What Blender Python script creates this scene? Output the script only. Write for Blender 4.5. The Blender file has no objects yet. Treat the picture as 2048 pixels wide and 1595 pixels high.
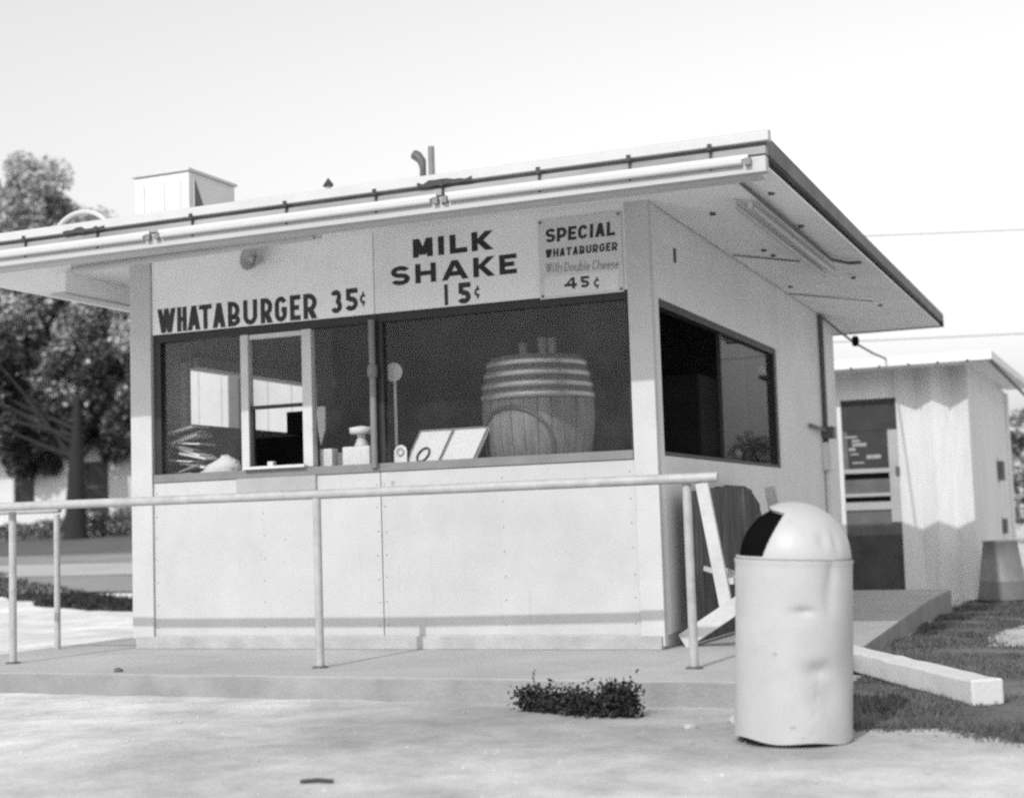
import bpy, bmesh, math, random
from mathutils import Vector, Matrix
R = random.Random(7)
SC = bpy.context.scene
COL = SC.collection
rad = math.radians

# ------------------------------------------------------------------ camera, sky, sun, exposure
CAM = Vector((2.858, -9.233, 0.82))
cd = bpy.data.cameras.new('camera'); cam = bpy.data.objects.new('camera', cd); COL.objects.link(cam)
rx, ry, rz = Vector((0.92087926, 0.38848082, -0.03261967)), Vector((-0.06348417, 0.06687732, -0.99573952)), Vector((-0.38464418, 0.9190267, 0.08624831))
m = Matrix.Identity(4)
for i in range(3):
    m[i][0] = rx[i]; m[i][1] = -ry[i]; m[i][2] = -rz[i]; m[i][3] = CAM[i]
cam.matrix_world = m
cd.sensor_width = 36.0; cd.sensor_fit = 'HORIZONTAL'
cd.lens = 36.0 * 2947.65 / 2048.0
cd.clip_start = 0.05; cd.clip_end = 3000
cd.dof.use_dof = True; cd.dof.focus_distance = 8.9; cd.dof.aperture_fstop = 1.7
SC.camera = cam

W = bpy.data.worlds.new('World'); SC.world = W; W.use_nodes = True
nt = W.node_tree; nt.nodes.clear()
sky = nt.nodes.new('ShaderNodeTexSky'); sky.sky_type = 'NISHITA'; sky.sun_disc = False
SUN_EL, SUN_AZ = rad(34.5), rad(2.5)          # azimuth: how far the sun stands left of straight in front of the stand
sky.sun_elevation = SUN_EL; sky.sun_rotation = math.pi + SUN_AZ
sky.air_density = 4.0; sky.dust_density = 1.6; sky.ozone_density = 1.0
sep = nt.nodes.new('ShaderNodeRGBToBW')       # black-and-white film: the sky has no colour
bg = nt.nodes.new('ShaderNodeBackground'); bg.inputs['Strength'].default_value = 0.15
wo = nt.nodes.new('ShaderNodeOutputWorld')
nt.links.new(sky.outputs[0], sep.inputs[0]); nt.links.new(sep.outputs[0], bg.inputs[0]); nt.links.new(bg.outputs[0], wo.inputs[0])
sd = bpy.data.lights.new('sun', 'SUN'); sd.energy = 2.0; sd.angle = rad(0.7); sd.color = (1, 1, 1)
sun = bpy.data.objects.new('sun', sd); COL.objects.link(sun)
sdir = Vector((math.sin(SUN_AZ) * math.cos(SUN_EL), math.cos(SUN_AZ) * math.cos(SUN_EL), -math.sin(SUN_EL)))
sun.rotation_euler = sdir.to_track_quat('-Z', 'Y').to_euler(); sun.location = (-3, -20, 15)
SC.view_settings.view_transform = 'Standard'; SC.view_settings.look = 'None'
SC.view_settings.exposure = 0.27; SC.view_settings.gamma = 1.0; SC.view_settings.use_curve_mapping = False
SC.render.engine = 'CYCLES'
SC.cycles.pixel_filter_type = 'BLACKMAN_HARRIS'; SC.cycles.filter_width = 2.4
SC.cycles.use_denoising = False
SC.cycles.max_bounces = 8; SC.cycles.transparent_max_bounces = 12

# ------------------------------------------------------------------ materials (all grey: a black-and-white picture)
MATS = {}
def mat(name, v, rough=0.6, var=0.12, scale=3.0, bump=0.0, bscale=60.0, stretch=(1, 1, 1), metal=0.0, stain=0.0, sscale=1.2, sval=0.4, spec=0.4, streak=0.0):
    if name in MATS: return MATS[name]
    M = bpy.data.materials.new(name); M.use_nodes = True; MATS[name] = M
    t = M.node_tree; b = t.nodes['Principled BSDF']
    b.inputs['Roughness'].default_value = rough; b.inputs['Metallic'].default_value = metal
    b.inputs['Specular IOR Level'].default_value = spec
    tc = t.nodes.new('ShaderNodeTexCoord'); mp = t.nodes.new('ShaderNodeMapping'); mp.inputs['Scale'].default_value = stretch
    t.links.new(tc.outputs['Object'], mp.inputs[0])
    n1 = t.nodes.new('ShaderNodeTexNoise'); n1.inputs['Scale'].default_value = scale; n1.inputs['Detail'].default_value = 8; n1.inputs['Roughness'].default_value = 0.65
    t.links.new(mp.outputs[0], n1.inputs['Vector'])
    r1 = t.nodes.new('ShaderNodeMapRange'); r1.inputs[1].default_value = 0.3; r1.inputs[2].default_value = 0.7
    r1.inputs[3].default_value = v * (1 - var); r1.inputs[4].default_value = min(0.95, v * (1 + var))
    t.links.new(n1.outputs['Fac'], r1.inputs[0])
    out = r1.outputs[0]
    if stain > 0:
        n2 = t.nodes.new('ShaderNodeTexNoise'); n2.inputs['Scale'].default_value = sscale; n2.inputs['Detail'].default_value = 10; n2.inputs['Roughness'].default_value = 0.7
        t.links.new(mp.outputs[0], n2.inputs['Vector'])
        r2 = t.nodes.new('ShaderNodeMapRange'); r2.inputs[1].default_value = 0.55; r2.inputs[2].default_value = 0.75; r2.inputs[3].default_value = 0; r2.inputs[4].default_value = stain
        t.links.new(n2.outputs['Fac'], r2.inputs[0])
        mx = t.nodes.new('ShaderNodeMix'); mx.data_type = 'FLOAT'
        t.links.new(r2.outputs[0], mx.inputs[0]); t.links.new(out, mx.inputs[2]); mx.inputs[3].default_value = v * sval
        out = mx.outputs[0]
    if streak > 0:      # thin vertical drip marks and scuffs
        m2 = t.nodes.new('ShaderNodeMapping'); m2.inputs['Scale'].default_value = (9, 9, .55); t.links.new(tc.outputs['Object'], m2.inputs[0])
        n4 = t.nodes.new('ShaderNodeTexNoise'); n4.inputs['Scale'].default_value = 2.2; n4.inputs['Detail'].default_value = 9; n4.inputs['Roughness'].default_value = .75
        t.links.new(m2.outputs[0], n4.inputs['Vector'])
        r4 = t.nodes.new('ShaderNodeMapRange'); r4.inputs[1].default_value = .58; r4.inputs[2].default_value = .78; r4.inputs[3].default_value = 1; r4.inputs[4].default_value = 1 - streak
        t.links.new(n4.outputs['Fac'], r4.inputs[0])
        n5 = t.nodes.new('ShaderNodeTexNoise'); n5.inputs['Scale'].default_value = 11; n5.inputs['Detail'].default_value = 4; t.links.new(tc.outputs['Object'], n5.inputs['Vector'])
        r5 = t.nodes.new('ShaderNodeMapRange'); r5.inputs[1].default_value = .70; r5.inputs[2].default_value = .76; r5.inputs[3].default_value = 1; r5.inputs[4].default_value = 1 - streak * 1.6
        t.links.new(n5.outputs['Fac'], r5.inputs[0])
        for q_ in (r4, r5):
            mm = t.nodes.new('ShaderNodeMath'); mm.operation = 'MULTIPLY'; t.links.new(out, mm.inputs[0]); t.links.new(q_.outputs[0], mm.inputs[1]); out = mm.outputs[0]
    t.links.new(out, b.inputs['Base Color'])
    if bump > 0:
        n3 = t.nodes.new('ShaderNodeTexNoise'); n3.inputs['Scale'].default_value = bscale; n3.inputs['Detail'].default_value = 6
        t.links.new(mp.outputs[0], n3.inputs['Vector'])
        bp = t.nodes.new('ShaderNodeBump'); bp.inputs['Strength'].default_value = bump; bp.inputs['Distance'].default_value = 0.02
        t.links.new(n3.outputs['Fac'], bp.inputs['Height']); t.links.new(bp.outputs[0], b.inputs['Normal'])
    return M

WHITE = mat('white_wall_paint', .50, .55, .07, 2.2, .08, 30, stain=.22, sscale=1.6, sval=.72, streak=.22)  # front wall toned down: weaker sunlight put into the paint colour
WHITEB = mat('right_wall_paint', .48, .6, .09, 1.8, .08, 30, stain=.28, sscale=1.3, sval=.72, streak=.25)  # right panel darker still: uneven exposure put into the colour, over real stains
HEADA = mat('lifted_header_paint', .86, .5, .05, 2.5, .06, 30, stain=.15, sscale=1.4, sval=.75, streak=.12)  # raised well above the wall paint: lighter eave shade put into the colour
HEADB = mat('lifted_header_paint_right', .80, .5, .06, 2.5, .06, 30, stain=.2, sscale=1.4, sval=.75, streak=.15)  # same shade lift, right panel lowered a little for uneven exposure
WHITE2 = mat('white_trim_paint', .52, .5, .06, 4, .06, 40, stain=.2, sscale=2.5, sval=.65)
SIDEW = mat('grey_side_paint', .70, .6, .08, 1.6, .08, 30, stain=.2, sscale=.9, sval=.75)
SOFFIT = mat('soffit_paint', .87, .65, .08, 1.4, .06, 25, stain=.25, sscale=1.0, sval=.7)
EDGE = mat('dark_roof_edge', .045, .6, .25, 6)
EDGE2 = mat('worn_roof_edge', .13, .6, .35, 4)
ROOFM = mat('pale_roofing', .62, .85, .1, 3, .2, 80)
FASC = mat('fascia_paint', .46, .55, .07, 3, .05, 40, stretch=(.3, 1, 2), stain=.35, sscale=2.0, sval=.55)
TARN = mat('tarnished_edge', .30, .6, .3, 3, stretch=(.4, 1, 3))
FRAME = mat('dark_window_frame', .025, .5, .2, 6)
SILL = mat('grey_window_sill', .20, .5, .15, 5)
SILL2 = mat('grey_panel_paint', .36, .55, .12, 4, stain=.3, sscale=4, sval=.7)
ALU = mat('aluminium_mullion', .55, .4, .08, 5, metal=0.0)
LETTER = mat('dark_lettering', .035, .6, .25, 9)
LETBLK = mat('black_lettering', .022, .6, .2, 9)
LETGREY = mat('faded_lettering', .30, .6, .2, 12)
PLATE = mat('sign_plate_paint', .60, .4, .05, 4)
PLATE2 = mat('sign_plate_pale', .70, .4, .05, 4)
CONC = mat('slab_concrete', .42, .9, .14, 1.1, .3, 70, stain=.5, sscale=1.4, sval=.68)
FOUND = mat('foundation_concrete', .40, .9, .2, 3.5, .35, 60, stretch=(1, 1, 1), stain=.5, sscale=3, sval=.6)
PIPE = mat('painted_pipe', .40, .42, .18, 9, .05, 60, stain=.35, sscale=6, sval=.5)
CAN = mat('white_can_paint', .45, .42, .07, 4, .05, 30, stain=.25, sscale=5, sval=.7, streak=.2)
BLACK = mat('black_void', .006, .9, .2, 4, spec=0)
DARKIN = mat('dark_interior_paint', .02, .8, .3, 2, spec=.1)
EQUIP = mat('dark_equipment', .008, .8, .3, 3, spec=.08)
INWHITE = mat('interior_white', .6, .5, .06, 3)
PAPER = mat('paper_white', .75, .8, .06, 8)
WOOD = mat('barrel_wood', .17, .5, .4, 5, .15, 40, stretch=(3, 3, .35))
HOOP = mat('bright_hoop_metal', .46, .35, .12, 5, metal=.65)
HOOPD = mat('dark_hoop_metal', .10, .5, .2, 5)
WOODD = mat('dark_weathered_wood', .08, .8, .55, 5, .25, 50, stretch=(2, 2, .5), stain=.9, sscale=2.2, sval=4.5)
BOARDW = mat('white_board_paint', .52, .6, .12, 6, .1, 40)
LOGM = mat('whitewashed_timber', .62, .7, .08, 5, .15, 40, stain=.25, sscale=4, sval=.5)
SHEDW = mat('shed_wall_paint', .68, .7, .12, 2, .1, 40, stretch=(2, 2, .4), stain=.4, sscale=2.2, sval=.6)
SHEDROOF = mat('shed_roof_metal', .72, .5, .06, 3)
SCREEN2 = mat('lower_door_panel', .055, .7, .3, 4)
SCREEN = mat('door_screen', .03, .6, .3, 5)
PANELG = mat('door_panel_grey', .11, .6, .25, 4)
DRUMM = mat('grey_drum_metal', .20, .5, .25, 4, stain=.4, sscale=3, sval=.5)
BARK = mat('tree_bark', .022, .9, .35, 8, .5, 30, stretch=(2, 2, .4))
BRANCH = mat('pale_branch_bark', .34, .9, .25, 8)
LEAF = mat('leaf_dark', .14, .6, .45, .5)
LEAFD = mat('leaf_canopy_shade', .06, .6, .45, .5)  # oak leaves darkened: shade of the lower canopy put into their colour
LEAFL = mat('leaf_light', .44, .6, .35, .5)
WEEDM = mat('weed_leaf', .022, .7, .5, 8)
GRASSM = mat('grass_blade', .10, .7, .4, 3)
HOUSEW = mat('house_white_siding', .66, .7, .08, .8)
HOUSED = mat('house_dark_window', .025, .35, .3, 2)
HOUSER = mat('house_roof_shingle', .13, .9, .2, 2)
WIREM = mat('wire_black', .10, .6, .1, 3)
FIXT = mat('lamp_housing_enamel', .60, .4, .05, 4)
TUBE = mat('fluorescent_glass', .50, .25, .03, 4)
FIXD = mat('lamp_socket', .12, .5, .2, 8)
GALV = mat('galvanised_metal', .42, .45, .2, 6, metal=.3)
CONDM = mat('dark_conduit', .10, .5, .25, 6)

def glass_mat():
    M = bpy.data.materials.new('window_glass'); M.use_nodes = True
    t = M.node_tree; t.nodes.clear()
    o = t.nodes.new('ShaderNodeOutputMaterial'); mx = t.nodes.new('ShaderNodeMixShader')
    tr = t.nodes.new('ShaderNodeBsdfTransparent'); tr.inputs[0].default_value = (.95, .95, .95, 1)
    gl = t.nodes.new('ShaderNodeBsdfGlossy'); gl.inputs['Roughness'].default_value = .012
    lw = t.nodes.new('ShaderNodeLayerWeight'); lw.inputs['Blend'].default_value = .5
    pw = t.nodes.new('ShaderNodeMath'); pw.operation = 'POWER'; pw.inputs[1].default_value = 5
    ml = t.nodes.new('ShaderNodeMath'); ml.operation = 'MULTIPLY_ADD'; ml.inputs[1].default_value = .30; ml.inputs[2].default_value = .016
    t.links.new(lw.outputs['Facing'], pw.inputs[0]); t.links.new(pw.outputs[0], ml.inputs[0])
    t.links.new(ml.outputs[0], mx.inputs[0]); t.links.new(tr.outputs[0], mx.inputs[1]); t.links.new(gl.outputs[0], mx.inputs[2])
    df = t.nodes.new('ShaderNodeBsdfDiffuse'); df.inputs[0].default_value = (.6, .6, .6, 1)
    tc = t.nodes.new('ShaderNodeTexCoord'); n = t.nodes.new('ShaderNodeTexNoise'); n.inputs['Scale'].default_value = 2.6; n.inputs['Detail'].default_value = 9; n.inputs['Roughness'].default_value = .7
    t.links.new(tc.outputs['Object'], n.inputs['Vector'])
    r = t.nodes.new('ShaderNodeMapRange'); r.inputs[1].default_value = .35; r.inputs[2].default_value = .7; r.inputs[3].default_value = .002; r.inputs[4].default_value = .022
    t.links.new(n.outputs['Fac'], r.inputs[0])
    m2 = t.nodes.new('ShaderNodeMixShader'); t.links.new(r.outputs[0], m2.inputs[0]); t.links.new(mx.outputs[0], m2.inputs[1]); t.links.new(df.outputs[0], m2.inputs[2])
    t.links.new(m2.outputs[0], o.inputs[0]); return M
GLASS = glass_mat()

def ground_mat():
    M = bpy.data.materials.new('caliche_dirt'); M.use_nodes = True
    t = M.node_tree; b = t.nodes['Principled BSDF']; b.inputs['Roughness'].default_value = .95; b.inputs['Specular IOR Level'].default_value = .1
    tc = t.nodes.new('ShaderNodeTexCoord')
    def noise(s, d, r=.6):
        n = t.nodes.new('ShaderNodeTexNoise'); n.inputs['Scale'].default_value = s; n.inputs['Detail'].default_value = d; n.inputs['Roughness'].default_value = r
        t.links.new(tc.outputs['Object'], n.inputs['Vector']); return n.outputs['Fac']
    def rng(x, a, b_, c, d):
        n = t.nodes.new('ShaderNodeMapRange'); n.inputs[1].default_value = a; n.inputs[2].default_value = b_; n.inputs[3].default_value = c; n.inputs[4].default_value = d
        t.links.new(x, n.inputs[0]); return n.outputs[0]
    def mul(x, y):
        n = t.nodes.new('ShaderNodeMath'); n.operation = 'MULTIPLY'; t.links.new(x, n.inputs[0]); t.links.new(y, n.inputs[1]); return n.outputs[0]
    big = rng(noise(.55, 6), .3, .7, .46, .68)
    mid = rng(noise(2.6, 10, .7), .35, .7, 1.16, .70)
    fine = rng(noise(38, 6, .7), .35, .65, .90, 1.06)
    spots = rng(noise(8.5, 5, .6), .66, .74, 1.0, .62)
    # darker patch in front of the slab: uneven exposure put into the ground colour
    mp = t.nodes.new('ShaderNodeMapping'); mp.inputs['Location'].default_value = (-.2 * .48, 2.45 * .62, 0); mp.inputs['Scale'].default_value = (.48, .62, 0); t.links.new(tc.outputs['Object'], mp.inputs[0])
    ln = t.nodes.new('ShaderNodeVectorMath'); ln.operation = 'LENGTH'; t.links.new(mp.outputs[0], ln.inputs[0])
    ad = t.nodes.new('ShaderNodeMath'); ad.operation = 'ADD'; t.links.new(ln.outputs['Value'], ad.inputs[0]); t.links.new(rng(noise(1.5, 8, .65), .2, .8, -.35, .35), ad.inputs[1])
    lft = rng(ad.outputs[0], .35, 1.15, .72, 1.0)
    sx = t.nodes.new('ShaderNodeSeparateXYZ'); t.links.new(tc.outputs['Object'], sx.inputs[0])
    left_lift = rng(sx.outputs['X'], -4.5, -1.0, 1.30, 1.0)      # left part of the lot lightened: overexposure put into the ground colour
    c = mul(mul(mul(mul(mul(big, mid), fine), spots), lft), left_lift)
    t.links.new(c, b.inputs['Base Color'])
    bp = t.nodes.new('ShaderNodeBump'); bp.inputs['Strength'].default_value = .4; bp.inputs['Distance'].default_value = .010
    t.links.new(noise(45, 8, .7), bp.inputs['Height']); t.links.new(bp.outputs[0], b.inputs['Normal'])
    return M
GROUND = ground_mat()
SOIL = mat('dark_grassy_soil', .125, .95, .65, 2.2, .5, 40)
VERGE = mat('verge_grass_ground', .05, .95, .4, .6, .5, 10)
LAWN = mat('lawn_ground', .11, .95, .25, .35, .5, 6)
ROADM = mat('pale_street', .42, .95, .12, .4, .2, 10)
PALEG = mat('dry_grass_ground', .26, .95, .25, .6, .4, 8)

# ------------------------------------------------------------------ mesh helpers
ORG = {}
class MB:
    def __init__(s): s.v = []; s.f = []; s.sm = []
    def add(s, vs, fs, smooth=False):
        o = len(s.v); s.v += [tuple(p) for p in vs]; s.f += [tuple(i + o for i in f) for f in fs]; s.sm += [smooth] * len(fs); return s
    def box(s, x0, y0, z0, x1, y1, z1):
        return s.add([(x0, y0, z0), (x1, y0, z0), (x1, y1, z0), (x0, y1, z0), (x0, y0, z1), (x1, y0, z1), (x1, y1, z1), (x0, y1, z1)],
                     [(3, 2, 1, 0), (4, 5, 6, 7), (0, 1, 5, 4), (1, 2, 6, 5), (2, 3, 7, 6), (3, 0, 4, 7)])
    def bar(s, a, b, w, h, up=(0, 0, 1)):
        a, b = Vector(a), Vector(b); d = (b - a).normalized(); u = Vector(up)
        x = d.cross(u)
        if x.length < 1e-4: x = d.cross(Vector((1, 0, 0)))
        x.normalize(); y = x.cross(d).normalized()
        vs = [p + x * (sx * w / 2) + y * (sy * h / 2) for p in (a, b) for sx, sy in ((-1, -1), (1, -1), (1, 1), (-1, 1))]
        return s.add(vs, [(0, 1, 2, 3), (7, 6, 5, 4), (0, 4, 5, 1), (1, 5, 6, 2), (2, 6, 7, 3), (3, 7, 4, 0)])
    def tube(s, path, r, n=12, cap=True):
        P = [Vector(p) for p in path]; rs = r if isinstance(r, (list, tuple)) else [r] * len(P)
        rings = []; prev = None
        for i, p in enumerate(P):
            d = (P[min(i + 1, len(P) - 1)] - P[max(i - 1, 0)]).normalized()
            if prev is None:
                ref = Vector((0, 0, 1)) if abs(d.z) < .9 else Vector((1, 0, 0)); x = d.cross(ref).normalized()
            else:
                x = (prev - d * prev.dot(d)).normalized()
            prev = x; y = d.cross(x)
            rings.append([p + (x * math.cos(2 * math.pi * k / n) + y * math.sin(2 * math.pi * k / n)) * rs[i] for k in range(n)])
        vs = [q for g in rings for q in g]; fs = []
        for i in range(len(P) - 1):
            for k in range(n):
                fs.append((i * n + k, i * n + (k + 1) % n, (i + 1) * n + (k + 1) % n, (i + 1) * n + k))
        s.add(vs, fs, True)
        if cap: s.add(rings[0], [tuple(range(n))[::-1]]); s.add(rings[-1], [tuple(range(n))])
        return s
    def lathe(s, prof, c=(0, 0, 0), n=32, smooth=True):
        vs = []; fs = []
        for r, z in prof:
            for k in range(n):
                a = 2 * math.pi * k / n; vs.append((c[0] + r * math.cos(a), c[1] + r * math.sin(a), c[2] + z))
        for i in range(len(prof) - 1):
            for k in range(n): fs.append((i * n + k, i * n + (k + 1) % n, (i + 1) * n + (k + 1) % n, (i + 1) * n + k))
        return s.add(vs, fs, smooth)
    def prism(s, poly, d):
        """poly: list of 3D points (planar); extruded along d"""
        n = len(poly); d = Vector(d); vs = [Vector(p) for p in poly] + [Vector(p) + d for p in poly]
        fs = [tuple(range(n))[::-1], tuple(range(n, 2 * n))] + [(i, (i + 1) % n, n + (i + 1) % n, n + i) for i in range(n)]
        return s.add(vs, fs)
    def build(s, name, material, parent=None, base=None, bevel=0.0, **tags):
        me = bpy.data.meshes.new(name)
        if parent is not None: o0 = Vector(ORG[parent.name])
        elif base is not None: o0 = Vector(base)
        else:
            xs, ys, zs = zip(*s.v); o0 = Vector(((min(xs) + max(xs)) / 2, (min(ys) + max(ys)) / 2, min(zs)))
        me.from_pydata([tuple(Vector(p) - o0) for p in s.v], [], s.f)
        me.polygons.foreach_set('use_smooth', s.sm)
        me.materials.append(material)
        if not s.v: raise ValueError(name)
        bm = bmesh.new(); bm.from_mesh(me); bmesh.ops.recalc_face_normals(bm, faces=bm.faces); bm.to_mesh(me); bm.free()
        ob = bpy.data.objects.new(name, me); COL.objects.link(ob)
        if parent is not None: ob.parent = parent; ORG[ob.name] = tuple(o0)
        else: ob.location = o0; ORG[ob.name] = tuple(o0)
        if bevel > 0:
            md = ob.modifiers.new('bevel', 'BEVEL'); md.width = bevel; md.segments = 2; md.limit_method = 'ANGLE'
        tag(ob, **tags); return ob
def tag(o, label=None, cat=None, group=None, kind=None):
    if label: o['label'] = label
    if cat: o['category'] = cat
    if group: o['group'] = group
    if kind: o['kind'] = kind
    return o
def thing(name, base, label, cat, group=None):
    e = bpy.data.objects.new(name, None); e.empty_display_size = .2; COL.objects.link(e); e.location = base; ORG[e.name] = tuple(base)
    return tag(e, label, cat, group)
def BX(*a): return MB().box(*a)

def smooth01(t): t = max(0, min(1, t)); return t * t * (3 - 2 * t)
def hz(x, y):
    left = smooth01((-x - 1.0) / 5.0)
    zl = .035 * max(0, y - 9.5); zr = -.15 * smooth01((y - .5) / 9.5)
    far = 1.5 * smooth01((y - 45) / 60)
    return -.13 + left * min(zl, 1.6) + (1 - left) * zr

# ------------------------------------------------------------------ ground
def axis(lim):
    a = [0.0]; st = .25
    while a[-1] < lim:
        a.append(a[-1] + st)
        if a[-1] > 6: st *= 1.13
    return [-v for v in a[:0:-1]] + a
xs = axis(900); ys = axis(900)
g = MB(); vs = []; rg = random.Random(3)
for y in ys:
    for x in xs:
        near = abs(x) < 8 and abs(y) < 9
        jit = rg.uniform(-.006, .006) if near else 0
        vs.append((x, y, hz(x, y) + jit))
nx = len(xs)
g.add(vs, [(j * nx + i, j * nx + i + 1, (j + 1) * nx + i + 1, (j + 1) * nx + i) for j in range(len(ys) - 1) for i in range(nx - 1)], True)
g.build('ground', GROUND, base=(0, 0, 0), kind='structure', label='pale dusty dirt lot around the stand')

def sheet(name, outline, material, lift, label, step=.6, kind='structure'):
    """a sheet that follows the ground, as a triangulated fill of an outline"""
    bm = bmesh.new(); v = [bm.verts.new((x, y, 0)) for x, y in outline]; bm.faces.new(v)
    for _ in range(40):
        es = [e for e in bm.edges if e.calc_length() > step]
        if not es: break
        bmesh.ops.subdivide_edges(bm, edges=es, cuts=1); bmesh.ops.triangulate(bm, faces=bm.faces)
        if len(bm.faces) > 6000: break
    for q in bm.verts: q.co.z = hz(q.co.x, q.co.y) + lift
    bmesh.ops.recalc_face_normals(bm, faces=bm.faces)
    me = bpy.data.meshes.new(name); bm.to_mesh(me); bm.free(); me.materials.append(material)
    o = bpy.data.objects.new(name, me); COL.objects.link(o); ORG[o.name] = (0, 0, 0); return tag(o, label=label, kind=kind)
def wob(pts, amp, rr, sub=6):
    out = []
    for i in range(len(pts)):
        a, b = Vector(pts[i]), Vector(pts[(i + 1) % len(pts)])
        for k in range(sub):
            p = a.lerp(b, k / sub); out.append((p.x + rr.uniform(-amp, amp), p.y + rr.uniform(-amp, amp)))
    return out
GR = [(1.30, -.75), (1.24, .4), (1.10, 3.0), (1.02, 5.4), (.9, 7.0), (.95, 9.7), (2.9, 9.5), (2.3, 5.2), (1.95, 4.6), (1.74, 3.6), (1.72, 2.6), (1.9, 1.75), (2.2, 1.55), (3.4, 1.4),
      (4.2, -2.9), (2.85, -3.0), (2.38, -2.8), (2.15, -2.55), (1.93, -2.35), (1.79, -2.45), (1.62, -2.5), (1.45, -1.6)]
GRW = wob(GR, .05, random.Random(5), 5)
sheet('grass_soil', GRW, SOIL, .006, 'dark soil under the grass beside the slab', .35)
# strips of the street scene on the left
def strip(name, y0, y1, x0, x1, material, lift, label, amp=.25, seed=1):
    rr = random.Random(seed); n = 26
    a = [(x0 + (x1 - x0) * i / n, y0 + rr.uniform(-amp, amp)) for i in range(n + 1)]
    b = [(x1 + (x0 - x1) * i / n, y1 + rr.uniform(-amp, amp)) for i in range(n + 1)]
    return sheet(name, a + b, material, lift, label, 3.0)
DT = wob([(-30, 24), (-22.5, 18.6), (-16.3, 13.0), (-12.0, 9.9), (-8, 8.6), (-4.6, 8.2), (-4.6, 6.4), (-8.6, 6.6), (-10.6, 7.3), (-14.4, 10.2), (-18, 12.8), (-24, 18)], .16, random.Random(2), 9)
sheet('grass_verge', DT, VERGE, .02, 'dark grassy ditch at the far edge of the lot', .8)
strip('dry_verge', 11.0, 15.3, -60, -5.0, PALEG, .03, 'strip of dry grass along the street', .3, 3)
strip('street', 15.3, 20.0, -90, -3.0, ROADM, .04, 'pale side street beyond the lot', .1, 4)
strip('far_verge', 20.0, 24.5, -90, -3.0, PALEG, .05, 'dry grass between street and lawn', .25, 5)
strip('lawn', 24.5, 38.5, -90, -3.0, LAWN, .06, 'grey lawn in front of the white house', .2, 6)

# slab
SX0, SX1 = -5.0, 1.22
slab = MB(); 
poly = [(-5.0, -1.70), (1.27, -1.84), (1.22, .4), (1.0, 5.2), (.98, 7.3), (-5.0, 7.3)]
rs = random.Random(9); front = []
for i in range(40):
    t = i / 39; front.append((-5.0 + 6.27 * t, -1.70 - .14 * t + rs.uniform(-.022, .022)))
outline = front + poly[2:]
slab.prism([(x, y, -.32) for x, y in outline], (0, 0, .32))
so_ = slab.build('concrete_slab', CONC, base=(0, 0, -.32), bevel=.012, kind='structure', label='low concrete slab carrying the stand and its railing')

so_.data.materials.append(mat('mud_splashed_concrete', .29, .95, .22, 2.5, .35, 50, stain=.6, sscale=2.2, sval=.7))
for p_ in so_.data.polygons:
    if abs(p_.normal.z) < .5: p_.material_index = 1

# ------------------------------------------------------------------ burger stand
ST = thing('burger_stand', (-2.07, 0, 0), 'white flat roofed roadside food stand with big windows and painted prices', 'food stand')
D = 6.45
f = MB(); f.box(-4.11, -.045, 0, .0, .10, .088).box(-.10, .10, 0, .0, D, .088).box(-4.11, .10, 0, -4.01, D, .088)
f.build('foundation', FOUND, ST, bevel=.006)
# front wall below the windows: two sheets with a joint
for x0, x1 in ((-3.962, -2.034), (-2.028, -.150)):
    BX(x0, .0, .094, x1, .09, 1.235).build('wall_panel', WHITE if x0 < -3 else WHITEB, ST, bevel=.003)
BX(-3.962, -.004, .080, -.150, .0, .094).build('base_trim', WHITE2, ST)
# header
for x0, x1 in ((-3.962, -2.049), (-2.043, -.150)):
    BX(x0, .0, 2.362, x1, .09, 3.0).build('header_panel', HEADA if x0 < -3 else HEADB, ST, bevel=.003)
HDR = [o for o in ST.children if o.name.startswith('header_panel')]
nl = MB()
for x in (-3.935, -3.0, -2.06, -2.0, -1.1, -.18):
    for i in range(7):
        z = .16 + i * .165; c = (x + R.uniform(-.006, .006), -.0015, z + R.uniform(-.01, .01))
        nl.add([(c[0] + .0055 * math.cos(a), c[1], c[2] + .0055 * math.sin(a)) for a in [math.pi * k / 4 for k in range(8)]], [tuple(range(8))])
nl.build('nail_heads', SILL, ST, kind='stuff')
# corner boards
BX(-4.157, -.018, .075, -3.966, .10, 3.0).build('corner_board', WHITE2, ST, bevel=.004)
b = BX(-.146, -.018, .02, .016, .055, 3.0); b.build('corner_board', WHITE2, ST, bevel=.004)
BX(-.02, .056, .085, .010, .165, 3.0).build('corner_trim', SIDEW, ST, bevel=.003)
# right side wall with window opening y .177-3.72, z 1.257-2.32
WY0, WY1, WZ0, WZ1 = .177, 3.72, 1.257, 2.318
s_ = MB(); s_.box(-.10, .166, .089, 0, WY1, WZ0).box(-.10, .166, WZ1, 0, 3.80, 3.0).box(-.10, WY1, .089, 0, 3.80, WZ1)
s_.build('side_wall_panel', SIDEW, ST)
BX(-.10, 3.806, .089, 0, 5.95, 3.0).build('side_wall_panel', SIDEW, ST)
BX(-.10, 5.956, .089, .012, D, 3.0).build('side_wall_panel', SIDEW, ST)
# left wall with opening, back wall
l_ = MB(); l_.box(-4.155, .101, .089, -4.05, D, 1.72).box(-4.155, .101, 2.17, -4.05, D, 3.0).box(-4.155, .101, 1.72, -4.05, .53, 2.17).box(-4.155, 2.6, 1.72, -4.05, D, 2.17)
l_.build('left_wall', WHITE, ST)
BX(-4.05, D - .1, .089, -.10, D, 3.0).build('back_wall', WHITE, ST)
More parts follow.
